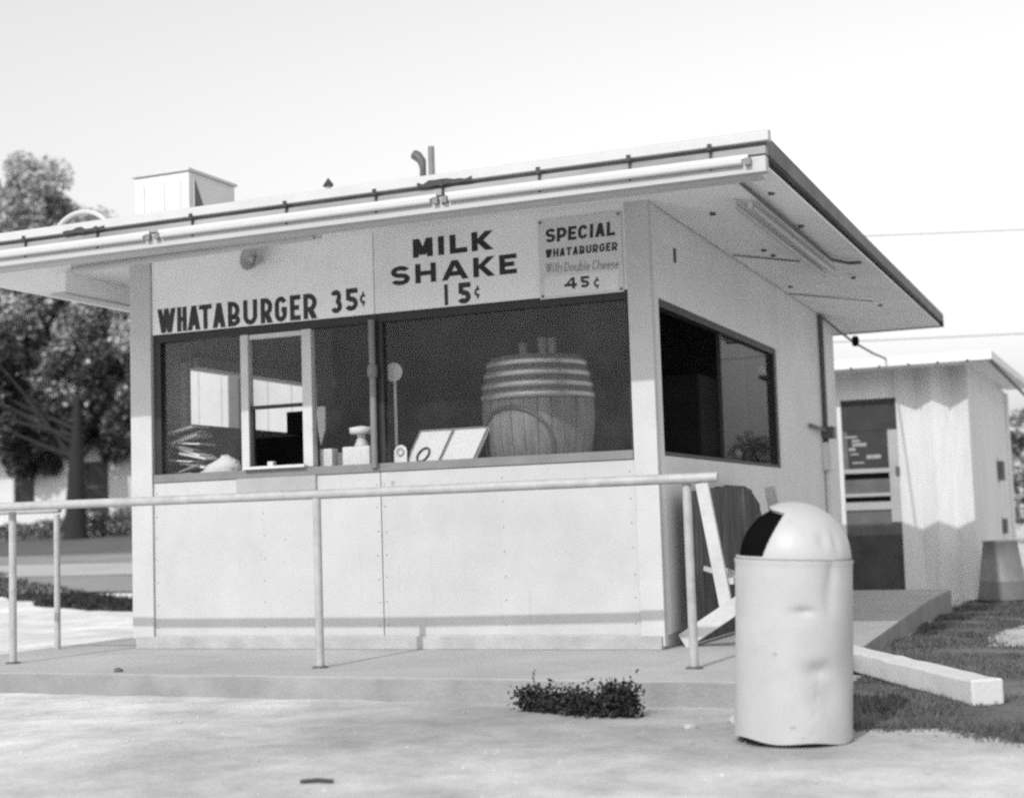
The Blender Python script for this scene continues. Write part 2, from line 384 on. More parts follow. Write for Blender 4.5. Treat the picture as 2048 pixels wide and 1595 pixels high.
# interior shell
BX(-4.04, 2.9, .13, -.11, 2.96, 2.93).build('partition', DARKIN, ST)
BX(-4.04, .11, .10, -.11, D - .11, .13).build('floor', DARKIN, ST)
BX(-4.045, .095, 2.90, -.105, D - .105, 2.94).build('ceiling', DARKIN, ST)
BX(-4.045, .64, 2.175, -4.0, 2.9, 2.26).build('window_head', ALU, ST)
BX(-4.045, .46, 1.60, -3.99, .53, 2.20).build('window_jamb', INWHITE, ST)
ct = BX(-4.03, .13, 1.17, -.12, .62, 1.215).build('inner_counter', INWHITE, ST)
# left window (order window): frame, mullions, panes
FY0, FY1 = .012, .085
wl = MB(); X0, X1, Z0, Z1 = -3.958, -2.032, 1.245, 2.355
wl.box(X0, FY0, Z1 - .055, X1, FY1, Z1).box(X0, FY0, Z0 + .055, X0 + .06, FY1, Z1 - .055).box(X1 - .055, FY0, Z0 + .055, X1, FY1, Z1 - .055)
win = wl.build('window', FRAME, ST, bevel=.003, label='order window with sliding sash and open hatch')
BX(X0, -.012, Z0 - .008, X1, FY1, Z0 + .052).build('sill', SILL, win, bevel=.003)
for xa, xb in ((-3.178, -3.112), (-2.655, -2.575)):
    BX(xa, .0, Z0 + .055, xb, .07, Z1 - .056).build('mullion', ALU, win, bevel=.004)
BX(-3.108, .02, 1.742, -2.659, .05, 1.768).build('sash_rail', FRAME, win)
BX(-3.108, .015, 2.262, -2.659, .055, 2.296).build('sash_rail', ALU, win)
BX(-3.108, .02, 1.305, -3.085, .05, 1.74).build('sash_stile', FRAME, win)
for xa, xb, za, zb in ((X0 + .062, -3.18, Z0 + .056, Z1 - .057), (-3.106, -2.661, 1.77, 2.26), (-2.573, X1 - .057, Z0 + .056, Z1 - .057)):
    BX(xa, .04, za, xb, .044, zb).build('pane', GLASS, win)
# picture window
X0, X1 = -2.028, -.152
wp = MB(); wp.box(X0, FY0, Z1 - .055, X1, FY1, Z1).box(X0, FY0, Z0 + .055, X0 + .035, FY1, Z1 - .055).box(X1 - .018, FY0, Z0 + .055, X1, FY1, Z1 - .055)
win2 = wp.build('window', FRAME, ST, bevel=.003, label='wide picture window with a barrel behind it')
BX(X0, -.012, Z0 - .008, X1, FY1, Z0 + .052).build('sill', SILL, win2, bevel=.003)
BX(X0 + .036, .04, Z0 + .056, X1 - .019, .044, Z1 - .056).build('pane', GLASS, win2)
m_ = MB().tube([(-2.062, -.022, Z0 + .02), (-2.062, -.022, Z1 - .04)], .024, 12); m_.lathe([(0, -.05), (.034, -.045), (.038, 0), (.034, .045), (0, .05)], (-2.062, -.024, 1.95), 14)
m_.build('mullion_pipe', SILL, win2)
# side window: left half open, right half glass
ws = MB(); ws.box(-.08, WY0, WZ1 - .05, -.012, WY1, WZ1).box(-.08, WY1 - .07, WZ0, -.012, WY1, WZ1 - .051).box(-.08, WY0, WZ0, -.012, WY1 - .071, WZ0 + .03)
win3 = ws.build('window', FRAME, ST, label='dark side window with its near half open')
BX(-.05, 1.93, WZ0 + .031, -.046, WY1 - .071, WZ1 - .051).build('pane', GLASS, win3)
BX(-.065, 1.90, WZ0 + .031, -.035, 1.928, WZ1 - .051).build('sash_stile', FRAME, win3)
# serving board of the hatch and the thin grey panel below it
BX(-3.14, -.055, 1.296, -2.62, -.0125, 1.318).build('serving_shelf', INWHITE, ST, bevel=.004)
BX(-3.215, -.024, 1.130, -2.545, -.004, 1.236).build('lower_sill_panel', SILL2, ST, bevel=.003)

# roof ------------------------------------------------------------------
RX0, RX1, RY0, RY1 = -5.06, 1.12, -1.42, 6.75
TOP0, TOP1 = 2.925, 2.885
def zt(y): return TOP0 + (TOP1 - TOP0) * (y - RY0) / (RY1 - RY0)
rf = MB()
rv = [(RX0, RY0 + .02, zt(RY0) - .105), (RX1, RY0 + .02, zt(RY0) - .105), (RX1, RY1, zt(RY1) - .12), (RX0, RY1, zt(RY1) - .12),
      (RX0, RY0 + .02, zt(RY0) - .006), (RX1, RY0 + .02, zt(RY0) - .006), (RX1, RY1, zt(RY1)), (RX0, RY1, zt(RY1))]
# roof deck: edge ring only (open below so the soffit rises to the walls)
def ring(mb, inset):
    a = rv; i_ = inset
    for (p, q, nx_, ny_) in ((0, 1, 0, 1), (1, 2, -1, 0), (2, 3, 0, -1), (3, 0, 1, 0)):
        pass
roofb = MB()
roofb.add([rv[4], rv[5], rv[6], rv[7], (-4.2, 0, 3.02), (.05, 0, 3.02), (.05, 6.45, 3.0), (-4.2, 6.45, 3.0)],
          [(0, 1, 5, 4), (1, 2, 6, 5), (2, 3, 7, 6), (3, 0, 4, 7), (4, 5, 6, 7)])
roof = roofb.build('roof', ROOFM, ST)
# right, back and left edges
BX(RX1 - .03, RY0 + .05, 2.812, RX1 + .004, RY1 - .03, 2.90).build('roof_edge', EDGE2, roof)
BX(RX0 - .004, RY1 - .03, 2.765, RX1 + .004, RY1 + .004, 2.887).build('roof_edge', EDGE, roof)
BX(RX0 - .004, RY0 + .05, 2.80, RX0 + .03, RY1 - .03, 2.90).build('roof_edge', FASC, roof)
# front edge: white drip lip, shadow gap, fascia boards
lip = MB(); prof = [(-1.425, 2.868), (-1.425, 2.918), (-1.405, 2.932), (-1.36, 2.934), (-1.36, 2.868)]
lip.prism([(RX0 - .01, y, z) for y, z in prof], (RX1 - RX0 + .04, 0, 0)); lip.build('drip_edge', WHITE2, roof, bevel=.004)
BX(RX0, -1.385, 2.846, RX1 + .002, -1.34, 2.867).build('shadow_batten', EDGE2, roof)
BX(RX0, -1.402, 2.800, RX1 + .006, -1.34, 2.845).build('fascia_band', TARN, roof, bevel=.003)
BX(RX0, -1.395, 2.790, RX1 + .003, -1.34, 2.799).build('shadow_batten', EDGE, roof)
BX(RX0, -1.410, 2.700, RX1 + .006, -1.34, 2.789).build('fascia_board', FASC, roof, bevel=.004)
BX(RX0, -1.339, 2.695, RX1 - .035, -1.22, 2.765).build('eave_plate', WHITE2, roof, bevel=.004)
# clips along the drip edge
for x in (-4.55, -3.95, -3.35, -2.6, -1.9, -1.27, -.82, -.2, .35, .82):
    k = MB().box(x - .012, -1.432, 2.85, x + .012, -1.425, 2.885).box(x - .006, -1.415, 2.74, x + .006, -1.402, 2.85); k.build('edge_clip', EDGE, roof)
# torn roofing felt hanging over the lip
for x0, x1 in ((-3.62, -3.28), (-.98, -.62)):
    t_ = MB(); n = 9; pts = []
    for i in range(n + 1): pts.append((x0 + (x1 - x0) * i / n, R.uniform(2.852, 2.866)))
    up = [(x, R.uniform(2.872, 2.896)) for x, _ in pts]
    t_.prism([(x, -1.429, z) for x, z in pts] + [(x, -1.429, z) for x, z in up[::-1]], (0, .003, 0)); t_.build('torn_felt', EDGE, roof)
# soffit: slopes up from the edges to the wall tops
so = MB()
A = [(RX0 + .03, -1.225, 2.765), (RX1 - .03, -1.225, 2.765), (RX1 - .03, RY1 - .03, 2.775), (RX0 + .03, RY1 - .03, 2.775)]
B = [(-4.16, 0.0, 2.945), (.012, 0.0, 2.945), (.012, D, 2.87), (-4.16, D, 2.87)]
th = .012
for i in range(4):
    j = (i + 1) % 4
    so.add([A[i], A[j], B[j], B[i]] + [(p[0], p[1], p[2] + th) for p in (A[i], A[j], B[j], B[i])],
           [(0, 1, 2, 3), (7, 6, 5, 4), (0, 4, 5, 1), (1, 5, 6, 2), (2, 6, 7, 3), (3, 7, 4, 0)])
sof = so.build('soffit', SOFFIT, roof)
def zsR(x, y):   # soffit height on the right overhang
    t = max(0, min(1, (1.09 - x) / 1.078)); return (2.765 + (2.945 - 2.765) * t) - .010 * (y + 1.2)
for y0, xa, xb in ((2.1, .05, .56), (4.25, .03, .78)):
    j = MB(); j.bar((xa, y0, zsR(xa, y0) - .004), (xb, y0 + .1, zsR(xb, y0) - .004), .018, .006); j.build('joint_strip', EDGE, sof)
for x, y in ((.37, .31), (.38, 1.75), (.40, 1.98), (.15, 3.76), (.95, -.5), (.9, .6), (.85, 2.9), (.8, 4.6)):
    k = MB().lathe([(0, -.014), (.020, -.012), (.022, .004)], (x, y, zsR(x, y)), 10); k.build('ceiling_hook', CONDM, sof)
BX(-.012, .60, 2.62, .012, .63, 2.72).build('wall_hook', CONDM, ST)
# side wall conduit and meter gear
cdt = MB().tube([(.03, 5.70, 2.86), (.03, 5.70, 1.55)], .024, 10); cdt.build('conduit', CONDM, ST)
BX(.0, 5.60, 1.28, .09, 5.80, 1.56).build('meter_box', SIDEW, ST, bevel=.008)
BX(.0, 5.62, 1.60, .12, 5.78, 1.72).build('switch_box', CONDM, ST, bevel=.006)
MB().bar((.03, 4.95, 1.70), (.06, 5.66, 1.67), .02, .03).build('bracket_arm', CONDM, ST)
MB().tube([(.03, 5.70, 1.28), (.03, 5.70, .0)], .03, 10).build('conduit', SIDEW, ST)

# ------------------------------------------------------------------ lettering
def letter(ch, w, h, tv, th):
    """list of strokes; each a closed polygon in [0,w]x[0,h]; tv, th = thickness of vertical / horizontal strokes"""
    S = []
    def V(x, y0=0, y1=None): S.append([(x, y0), (x + tv, y0), (x + tv, h if y1 is None else y1), (x, h if y1 is None else y1)])
    def Hh(y, x0=0, x1=None): S.append([(x0, y), (w if x1 is None else x1, y), (w if x1 is None else x1, y + th), (x0, y + th)])
    def Dg(x0, y0, x1, y1, k=1.12):
        t = tv * k / 2; S.append([(x0 - t, y0), (x0 + t, y0), (x1 + t, y1), (x1 - t, y1)])
    def Arc(cx, cy, rx_, ry_, a0, a1, n=14):
        o_ = []; i_ = []
        for k in range(n + 1):
            a = rad(a0 + (a1 - a0) * k / n); c, s = math.cos(a), math.sin(a)
            o_.append((cx + rx_ * c, cy + ry_ * s)); i_.append((cx + max(rx_ - tv, .001) * c, cy + max(ry_ - th, .001) * s))
        for k in range(n): S.append([o_[k], o_[k + 1], i_[k + 1], i_[k]])
    t2 = tv * .56
    if ch in 'I1|': V((w - tv) / 2)
    elif ch == 'W':
        for a, b in ((0, .28), (.5, .28), (.5, .72), (1, .72)): Dg(t2 + (w - 2 * t2) * a, h, t2 + (w - 2 * t2) * b, 0)
    elif ch == 'M':
        V(0); V(w - tv); Dg(t2, h, w / 2, h * .12); Dg(w - t2, h, w / 2, h * .12)
    elif ch == 'H': V(0); V(w - tv); Hh((h - th) / 2)
    elif ch == 'A':
        Dg(t2, 0, w / 2, h); Dg(w - t2, 0, w / 2, h); Hh(h * .2, w * .25, w * .75)
    elif ch == 'T': Hh(h - th); V((w - tv) / 2)
    elif ch == 'L': V(0); Hh(0)
    elif ch == 'E': V(0); Hh(0); Hh(h - th); Hh((h - th) / 2, 0, w * .86)
    elif ch == 'K': V(0); Dg(tv * .9, h * .42, w - t2, h, 1.35); Dg(w * .38, h * .52, w - t2, 0, 1.35)
    elif ch in 'BRP':
        V(0); hm = h * .47; r = (h - hm + th) / 2 if ch != 'P' else (h - hm + th) / 2
        rx_ = min(w * .62, r * 1.1); cx = w - rx_ - (w * .05 if ch == 'B' else 0)
        cy = h - r; Hh(h - th, 0, cx); Hh(cy - r, 0, cx); Arc(cx, cy, rx_, r, -90, 90)
        if ch == 'B':
            r2 = (cy - r + th) / 2; Hh(0, 0, w - rx_); Arc(w - rx_, r2, rx_, r2, -90, 90)
        if ch == 'R': Dg(w * .52, cy - r + th * .5, w - t2, 0, 1.25)
    elif ch == 'U':
        r = w / 2; ry_ = min(h * .45, r * 1.1); V(0, ry_); V(w - tv, ry_); Arc(r, ry_, r, ry_, 180, 360)
    elif ch in 'CG':
        r = w / 2; ry_ = min(h * .5, r * 1.15); V(0, ry_, h - ry_)
        Arc(r, h - ry_, r, ry_, 25 if ch == 'C' else 20, 180); Arc(r, ry_, r, ry_, 180, 335 if ch == 'C' else 360)
        if ch == 'G': V(w - tv, ry_ * .98, h * .5); Hh(h * .5 - th * .6, w * .55, w)
    elif ch == 'S' or ch == '3' :
        ru = (h + th) / 4; rx_ = w / 2
        if ch == 'S': Arc(rx_, h - ru, rx_, ru, 20, 270); Arc(rx_, ru, rx_, ru, -160, 90)
        else: Arc(rx_ * .95, h - ru, rx_ * .95, ru, 155, -90); Arc(rx_, ru, rx_, ru, 90, -155)
    elif ch == 'Z':   # wide flat-topped S of the sign painter
        pass
    elif ch == '5':
        ru = h * .32; Hh(h - th, w * .1, w); V(w * .1, h * .48, h); Arc(w * .48, ru, w * .52, ru, 128, -150)
    elif ch == '4': V(w * .62); Hh(h * .22); Dg(w * .12, h * .3, w * .68, h, .95)
    elif ch == '\u00a2':
        Arc(w / 2, h / 2, w / 2, h * .33, 45, 315); S.append([(w / 2 - tv * .4, 0), (w / 2 + tv * .4, 0), (w / 2 + tv * .4, h * .2), (w / 2 - tv * .4, h * .2)])
        S.append([(w / 2 - tv * .4, h * .8), (w / 2 + tv * .4, h * .8), (w / 2 + tv * .4, h), (w / 2 - tv * .4, h)])
    elif ch == 'D': V(0); Hh(0, 0, w * .4); Hh(h - th, 0, w * .4); Arc(w * .4, h / 2, w * .6, h / 2, -90, 90)
    elif ch == 'i': V((w - tv) / 2, 0, h * .66); S.append([((w - tv) / 2, h * .8), ((w + tv) / 2, h * .8), ((w + tv) / 2, h * .93), ((w - tv) / 2, h * .93)])
    elif ch == 't': V(w * .35, 0, h * .95); Hh(h * .62, 0, w)
    elif ch == 'l': V((w - tv) / 2)
    elif ch == 'h': V(0); V(w - tv, 0, h * .42); Arc(w / 2, h * .42, w / 2, h * .25, 0, 180)
    elif ch == 'o': Arc(w / 2, h * .33, w / 2, h * .34, 0, 360, 20)
    elif ch == 'u': V(0, h * .25, h * .67); V(w - tv, 0, h * .67); Arc(w / 2, h * .25, w / 2, h * .26, 180, 360)
    elif ch == 'b': V(0); Arc(w / 2, h * .33, w / 2, h * .34, 0, 360, 20)
    elif ch == 'e': Arc(w / 2, h * .33, w / 2, h * .34, 0, 320, 18); Hh(h * .29, tv * .5, w - tv * .4)
    elif ch == 's':
        ru = h * .67 / 4 + th * .25; Arc(w / 2, h * .67 - ru, w / 2, ru, 20, 270, 10); Arc(w / 2, ru, w / 2, ru, -160, 90, 10)
    return S
def paint(chars, y, z0, z1, tv, th, name, material, parent, slant=0.0, dz=0.0):
    """chars: (char, x0, x1); letters on the plane y, between z0 and z1"""
    mb = MB(); k = 0; xs0 = chars[0][1]
    for ent in chars:
        ch, x0, x1 = ent[:3]; a, b_ = (ent[3], ent[4]) if len(ent) > 3 else (z0, z1)
        for P in letter(ch, x1 - x0, b_ - a, tv if len(ent) < 6 else ent[5], th if len(ent) < 6 else ent[5]):
            k += 1; yy = y - .00012 * (k % 9)
            pts = [(x0 + px + slant * pz, yy, a + pz + dz * (x0 - xs0)) for px, pz in P]
            n = len(pts); mb.add(pts, [tuple(range(n))])
    me = mb.build(name, material, parent); return me
def autoset(txt, x0, x1, widths, gap):
    tot = sum(widths.get(c, 1.0) for c in txt); n = len(txt); sp = gap * (x1 - x0); u = (x1 - x0 - sp * (n - 1)) / tot
    out = []; x = x0
    for c in txt: wd = widths.get(c, 1.0) * u; out.append((c, x, x + wd)); x += wd + sp
    return out
YL = -.0012
paint([('W', -3.913, -3.745), ('H', -3.732, -3.645), ('A', -3.638, -3.523), ('T', -3.535, -3.420), ('A', -3.413, -3.300), ('B', -3.278, -3.170), ('U', -3.144, -3.022),
       ('R', -2.993, -2.892), ('G', -2.872, -2.768), ('E', -2.742, -2.653), ('R', -2.629, -2.516)], YL, 2.370, 2.556, .038, .036, 'lettering', LETTER, HDR[0])
paint([('3', -2.403, -2.308, 2.392, 2.562, .036), ('5', -2.284, -2.178, 2.398, 2.562, .036), ('\u00a2', -2.162, -2.106, 2.425, 2.528, .018)],
      YL, 2.370, 2.556, .038, .036, 'lettering', LETTER, HDR[0])
paint([('M', -1.728, -1.572), ('I', -1.530, -1.484), ('L', -1.440, -1.306), ('K', -1.272, -1.112)], YL, 2.731, 2.864, .046, .036, 'lettering', LETBLK, HDR[1])
paint([('S', -1.907, -1.757), ('H', -1.714, -1.552), ('A', -1.510, -1.303), ('K', -1.265, -1.105), ('E', -1.068, -.938)], YL, 2.547, 2.684, .042, .032, 'lettering', LETBLK, HDR[1])
paint([('1', -1.494, -1.462, 2.372, 2.521, .028), ('5', -1.392, -1.290, 2.372, 2.520, .036), ('\u00a2', -1.262, -1.212, 2.398, 2.488, .016)], YL, 2.372, 2.521, .03, .03, 'lettering', LETTER, HDR[1])

SG = thing('price_sign', (-.47, -.01, 2.345), 'grey price sign screwed to the header, special with double cheese', 'sign')
BX(-.770, -.012, 2.347, -.172, -.0005, 2.892).build('sign_plate', PLATE, SG, bevel=.002)
BX(-.735, -.0135, 2.365, -.205, -.0121, 2.495).build('price_patch', PLATE2, SG)
YS = -.0138
paint(autoset('SPECIAL', -.717, -.218, {'I': .42, 'E': .85, 'L': .85}, .022), YS, 2.731, 2.824, .023, .020, 'lettering', LETBLK, SG, slant=.06)
paint(autoset('WHATABURGER', -.722, -.207, {'W': 1.25, 'E': .85}, .018), YS, 2.628, 2.684, .0125, .0115, 'lettering', LETBLK, SG, slant=.08)
paint(autoset('With Double Cheese', -.724, -.203, {' ': .28, 'W': 1.5, 'i': .35, 't': .6, 'l': .3, 'D': 1.1, 'C': 1.05, 's': .75, 'e': .85}, .010), YS, 2.526, 2.589, .0075, .007, 'lettering', LETGREY, SG, slant=.1, dz=-.04)
paint([('4', -.590, -.500), ('5', -.478, -.412), ('\u00a2', -.380, -.334, 2.382, 2.462, .012)], YS - .001, 2.400, 2.476, .019, .018, 'lettering', LETTER, SG)
for x, z in ((-.752, 2.872), (-.192, 2.872), (-.750, 2.366), (-.190, 2.366)):
    MB().lathe([(0, .008), (.010, .006), (.011, 0)], (0, 0, 0), 8)
    k = MB(); k.tube([(x, -.012, z), (x, -.018, z)], .0095, 8); k.build('screw', CONDM, SG)

# round metal floodlight shell on the header
LM = thing('wall_lamp', (-2.995, 0, 2.80), 'round metal lamp dish on the header above the first price', 'wall lamp')
ds = MB(); n = 24; prof = [(.030, -.02), (.045, -.05), (.075, -.09), (.088, -.125), (.080, -.120), (.040, -.065), (.0, -.055)]
vs = []; 
ax = Vector((-.25, -1, .05)).normalized(); ux = ax.cross(Vector((0, 0, 1))).normalized(); uz = ux.cross(ax)
for r_, d_ in prof:
    for k in range(n): a = 2 * math.pi * k / n; vs.append(Vector((-2.985, 0, 2.835)) + ax * (-d_) + (ux * math.cos(a) + uz * math.sin(a)) * r_)
ds.add(vs, [(i * n + k, i * n + (k + 1) % n, (i + 1) * n + (k + 1) % n, (i + 1) * n + k) for i in range(len(prof) - 1) for k in range(n)], True)
ds.build('lamp_dish', GALV, LM)
MB().tube([(-2.985, 0, 2.835), Vector((-2.985, 0, 2.835)) + ax * .05], .03, 12).build('lamp_mount', FIXT, LM)
bl = MB(); c0 = Vector((-2.985, 0, 2.835)) + ax * .085
bl.lathe([(0, -.028), (.02, -.02), (.028, 0), (.02, .02), (0, .028)], c0, 14); bl.build('bulb', TUBE, LM)

# fluorescent fixtures under the eaves
def tube_lamp(a, b, label, r=.017, housing=True, sock=True):
    a, b = Vector(a), Vector(b); t = thing('fluorescent_lamp', tuple((a + b) / 2), label, 'strip light', 'strip lights under the eaves')
    d = (b - a).normalized()
    MB().tube([a + d * .03, b - d * .03], r, 10).build('tube', TUBE, t)
    for p in (a, b):
        MB().bar(p - d * .015, p + d * .02, .026, .038).build('socket', SILL if sock else FIXT, t)
    if housing: MB().bar(a + Vector((0, .03, .032)), b + Vector((0, .03, .032)), .035, .025).build('housing', FIXT, t)
    return t
tube_lamp((-.80, -1.432, 2.765), (1.03, -1.432, 2.760), 'bare strip light along the fascia nearest the roof corner')
tube_lamp((-2.86, -1.432, 2.765), (-.86, -1.432, 2.765), 'bare strip light along the fascia above the milk shake price')
tube_lamp((-4.95, -1.432, 2.765), (-2.93, -1.432, 2.765), 'bare strip light along the fascia at its far end')
tube_lamp((-3.9, -1.02, 2.700), (-1.90, -1.02, 2.735), 'strip light hung under the front eave above the lamp dish', .022, True, False)
tube_lamp((.66, -.25, 2.79), (.66, 2.65, 2.77), 'inner strip light of the pair under the side eave', .02, False, False)
tube_lamp((.76, -.25, 2.775), (.76, 2.60, 2.755), 'outer strip light of the pair under the side eave', .02, False, False)
cq = MB().tube([(.86, -.9, 2.775), (.86, 1.9, 2.755), (.95, 2.1, 2.75), (1.05, 2.1, 2.745)], .013, 8); cq.build('eave_conduit', CONDM, sof)
lb = thing('light_box', (-4.6, .8, 2.70), 'long white light box under the left eave', 'light box', None)
BX(-4.68, -.28, 2.71, -4.55, 1.9, 2.865).build('housing', SOFFIT, lb, bevel=.006)
BX(-4.685, -.29, 2.695, -4.545, 1.91, 2.709).build('diffuser', TUBE, lb)

# ------------------------------------------------------------------ things on the roof
AC = thing('rooftop_cooler', (-4.3, .9, 2.98), 'white boxy cooler unit on the roof with streaked front', 'cooler')
BX(-4.565, .60, 2.98, -4.03, 1.265, 3.775).build('cabinet', LOGM, AC, bevel=.01)
BX(-4.585, .58, 3.776, -4.015, 1.285, 3.80).build('lid', WHITE2, AC, bevel=.004)
BX(-4.029, .66, 3.40, -4.020, 1.22, 3.735).build('side_panel', PLATE, AC)
k = MB(); k.prism([(-4.019, .66, 3.72), (-4.019, .66, 3.38), (-4.019, .86, 3.38)], (.006, 0, 0)); k.build('dark_insert', PANELG, AC)  # dark triangle: a shadow on the cabinet side, put in as a piece
for xa in (-4.48, -4.28, -4.12):
    BX(xa, .590, 3.42, xa + .012, .599, 3.70).build('streak_rib', PLATE2, AC)
VP = thing('roof_vent', (-2.99, 3.0, 2.98), 'bent vent scoop and stack pipe on the roof ridge', 'vent')
MB().tube([(-3.0, 3.0, 2.98), (-3.0, 3.0, 4.385)], .03, 12).build('stack', SILL, VP)
k = MB().tube([(-3.10, 3.0, 2.98), (-3.09, 3.0, 4.19), (-3.10, 3.0, 4.26), (-3.14, 3.0, 4.31), (-3.18, 3.0, 4.335)], [.028, .03, .042, .048, .045], 12); k.build('scoop', CONDM, VP)
VC = thing('vent_cap', (-2.97, 1.0, 2.98), 'small dark pyramid vent cap on the roof', 'vent cap')
MB().tube([(-2.97, 1.0, 2.98), (-2.97, 1.0, 3.63)], .02, 10).build('stack', GALV, VC)
MB().lathe([(.05, .62), (.046, .635), (0, .69)], (-2.97, 1.0, 2.98), 4, False).build('cap', EDGE, VC)
AP = MB().tube([(-5.0 + .3 * math.cos(a) - .02, .5, 3.28 + .25 * math.sin(a)) for a in [math.pi * i / 14 for i in range(15)]], .022, 10)
AP.tube([(-4.72, .5, 2.95), (-4.72, .5, 3.28)], .022, 10); AP.tube([(-5.32, .5, 2.86), (-5.32, .5, 3.28)], .022, 10)
AP.build('roof_pipe', WHITE2, label='white arched pipe at the left end of the roof', cat='pipe')

# ------------------------------------------------------------------ pipe railing
HR = thing('pipe_handrail', (-1.8, -1.25, 0), 'long pipe handrail in front of the order window', 'handrail', 'pipe handrails')
MB().tube([(.73, -1.22, 1.058), (.5, -1.225, 1.058), (-1.8, -1.27, 1.058), (-4.25, -1.28, 1.068), (-5.6, -1.28, 1.07)], .029, 16).build('rail', PIPE, HR)
for x, y in ((.54, -1.19), (-1.79, -1.30), (-4.28, -1.17)):
    p = MB().tube([(x, y, -.02), (x, y, 1.035)], .0255, 14).build('post', PIPE, HR)
    MB().lathe([(.05, 0), (.05, .008), (.03, .014)], (x, y, 0.0), 16).build('flange', CONDM, p)
H2 = thing('pipe_handrail', (-5.5, -.06, 0), 'short second pipe handrail farther back at the left corner', 'handrail', 'pipe handrails')
MB().tube([(-4.80, -.06, 1.065), (-6.6, -.06, 1.075)], .026, 14).build('rail', PIPE, H2)
for x in (-4.83, -6.4):
    MB().tube([(x, -.06, -.16), (x, -.06, 1.03)], .024, 12).build('post', PIPE, H2)

# ------------------------------------------------------------------ litter bin
CB = Vector((1.445, -2.84, -.125)); CR = .25
TC = thing('litter_bin', CB, 'dented white drum litter bin with domed top and dark push opening', 'litter bin')
vd = (CAM - CB); vd.z = 0; vd.normalize(); az_cam = math.atan2(vd.y, vd.x)
def dent(a, z):
    d = 0
    for (da, zz, wa, wz, dep) in ((.16, .545, .16, .012, .014), (.16, .53, .22, .04, .006), (.42, .30, .25, .035, .016), (.55, .22, .30, .10, .016), (-.2, .46, .4, .15, .004), (.7, .70, .1, .06, .008), (-.6, .2, .5, .2, .004), (.62, .60, .12, .08, .006)):
        q = ((a - da + math.pi) % (2 * math.pi)) - math.pi
        d += 1.3 * dep * math.exp(-(q / wa) ** 2 - ((z - zz) / wz) ** 2)
    # bent crease
    q = ((a - .38 + math.pi) % (2 * math.pi)) - math.pi; zc = .345 - .9 * max(0, .25 - q) ** 2 * 3
    if -.3 < q < .3: d += .006 * math.exp(-((z - zc) / .012) ** 2) * (1 - abs(q) / .3)
    return d
n = 128; zs = [i * .012 for i in range(64)]; vs = []; 
for z in zs:
    for k in range(n):
        q = 2 * math.pi * k / n; r = CR - dent(q, z)
        if z > .735 : r += .003
        r += .0022 * math.sin(3 * q + z * 4) + .0015 * math.sin(7 * q - z * 9)
        zz = z + (.006 * math.sin(5 * q) if z < .01 else 0)
        a = q + az_cam
        vs.append((CB.x + r * math.cos(a), CB.y + r * math.sin(a), CB.z + .005 + zz))
bd = MB(); bd.add(vs, [(i * n + k, i * n + (k + 1) % n, (i + 1) * n + (k + 1) % n, (i + 1) * n + k) for i in range(len(zs) - 1) for k in range(n)], True)
HB = zs[-1]
bd.build('body', CAN, TC)
b = MB().lathe([(CR * .97, .0), (CR * .97, .02), (0, .022)], CB, 40); b.build('base_ring', EQUIP, TC)
# dome with opening on its left side
dome = MB(); dark_insert = MB(); m_ = 100; vs = []; na = 320
for i in range(m_ + 1):
    e = (math.pi / 2) * i / m_
    for k in range(na):
        q = 2 * math.pi * k / na; r = (CR - .004) * math.cos(e); zz = .245 * math.sin(e)
        dd = .010 * math.exp(-((((q - .55 + math.pi) % (2 * math.pi)) - math.pi) / .13) ** 2 - ((e - .35) / .16) ** 2) + .008 * math.exp(-((((q - .85 + math.pi) % (2 * math.pi)) - math.pi) / .1) ** 2 - ((e - .3) / .18) ** 2)
        a = q + az_cam; vs.append((CB.x + (r - dd) * math.cos(a), CB.y + (r - dd) * math.sin(a), CB.z + HB + .006 + zz))
fd = []; ff = []
QL = -math.pi / 2     # azimuth of the opening relative to the camera side: to the left
for i in range(m_):
    for k in range(na):
        q = 2 * math.pi * (k + .5) / na; e = (math.pi / 2) * (i + .5) / m_
        dq = ((q - QL + math.pi) % (2 * math.pi)) - math.pi
        F = (i * na + k, i * na + (k + 1) % na, (i + 1) * na + (k + 1) % na, (i + 1) * na + k)
        (ff if (abs(dq) < 1.0 + .36 * e and .04 < e < 1.20 - .20 * abs(dq)) else fd).append(F)
dome.add(vs, fd, True); dob = dome.build('dome_lid', CAN, TC)
md = dob.modifiers.new('solid', 'SOLIDIFY'); md.thickness = .006; md.offset = -1
cc = Vector((CB.x, CB.y, CB.z + HB))
dark_insert.add([cc + (Vector(p) - cc) * .93 for p in vs], ff, True); dark_insert.build('push_flap', BLACK, TC)
hn = CB + Vector((0, 0, HB)); 
TC.rotation_euler = (0.0, .045, 0.0); TC.location = CB + Vector((0, 0, .008))

# ------------------------------------------------------------------ tipped table by the side wall
TB = thing('tipped_table', (.3, 1.3, 0), 'dark plank table tipped on its side, white crossed legs outward', 'table')
ny = 9; y0 = .28; w_ = .245
for i in range(ny):
    ya, yb = y0 + i * w_, y0 + (i + 1) * w_ - .012
    zt_ = 1.02 + .05 * min(i, 4) / 4 - (0.0 if i < 7 else (.05 if i == 7 else .19)); zt2 = zt_ - (0 if i < 6 else (.03 if i == 6 else .09 if i == 7 else .2))
    pk = MB(); pk.prism([(.11 + R.uniform(0, .006), ya, .02), (.11, yb, .02), (.11, yb, zt2), (.11, ya, zt_)], (.035, 0, 0)); pk.build('plank', WOODD, TB)
def board(a, b, w, t, name='leg'):
    a, b = Vector(a), Vector(b); return MB().bar(a, b, w, t, up=(0, 1, 0)).build(name, BOARDW, TB, bevel=.004)
for yy in (.23, 2.2):
    board((.235, yy, 1.065), (.372, yy, .20), .085, .04)
    board((.075, yy - .045, .035), (.62, yy - .045, .375), .105, .04)
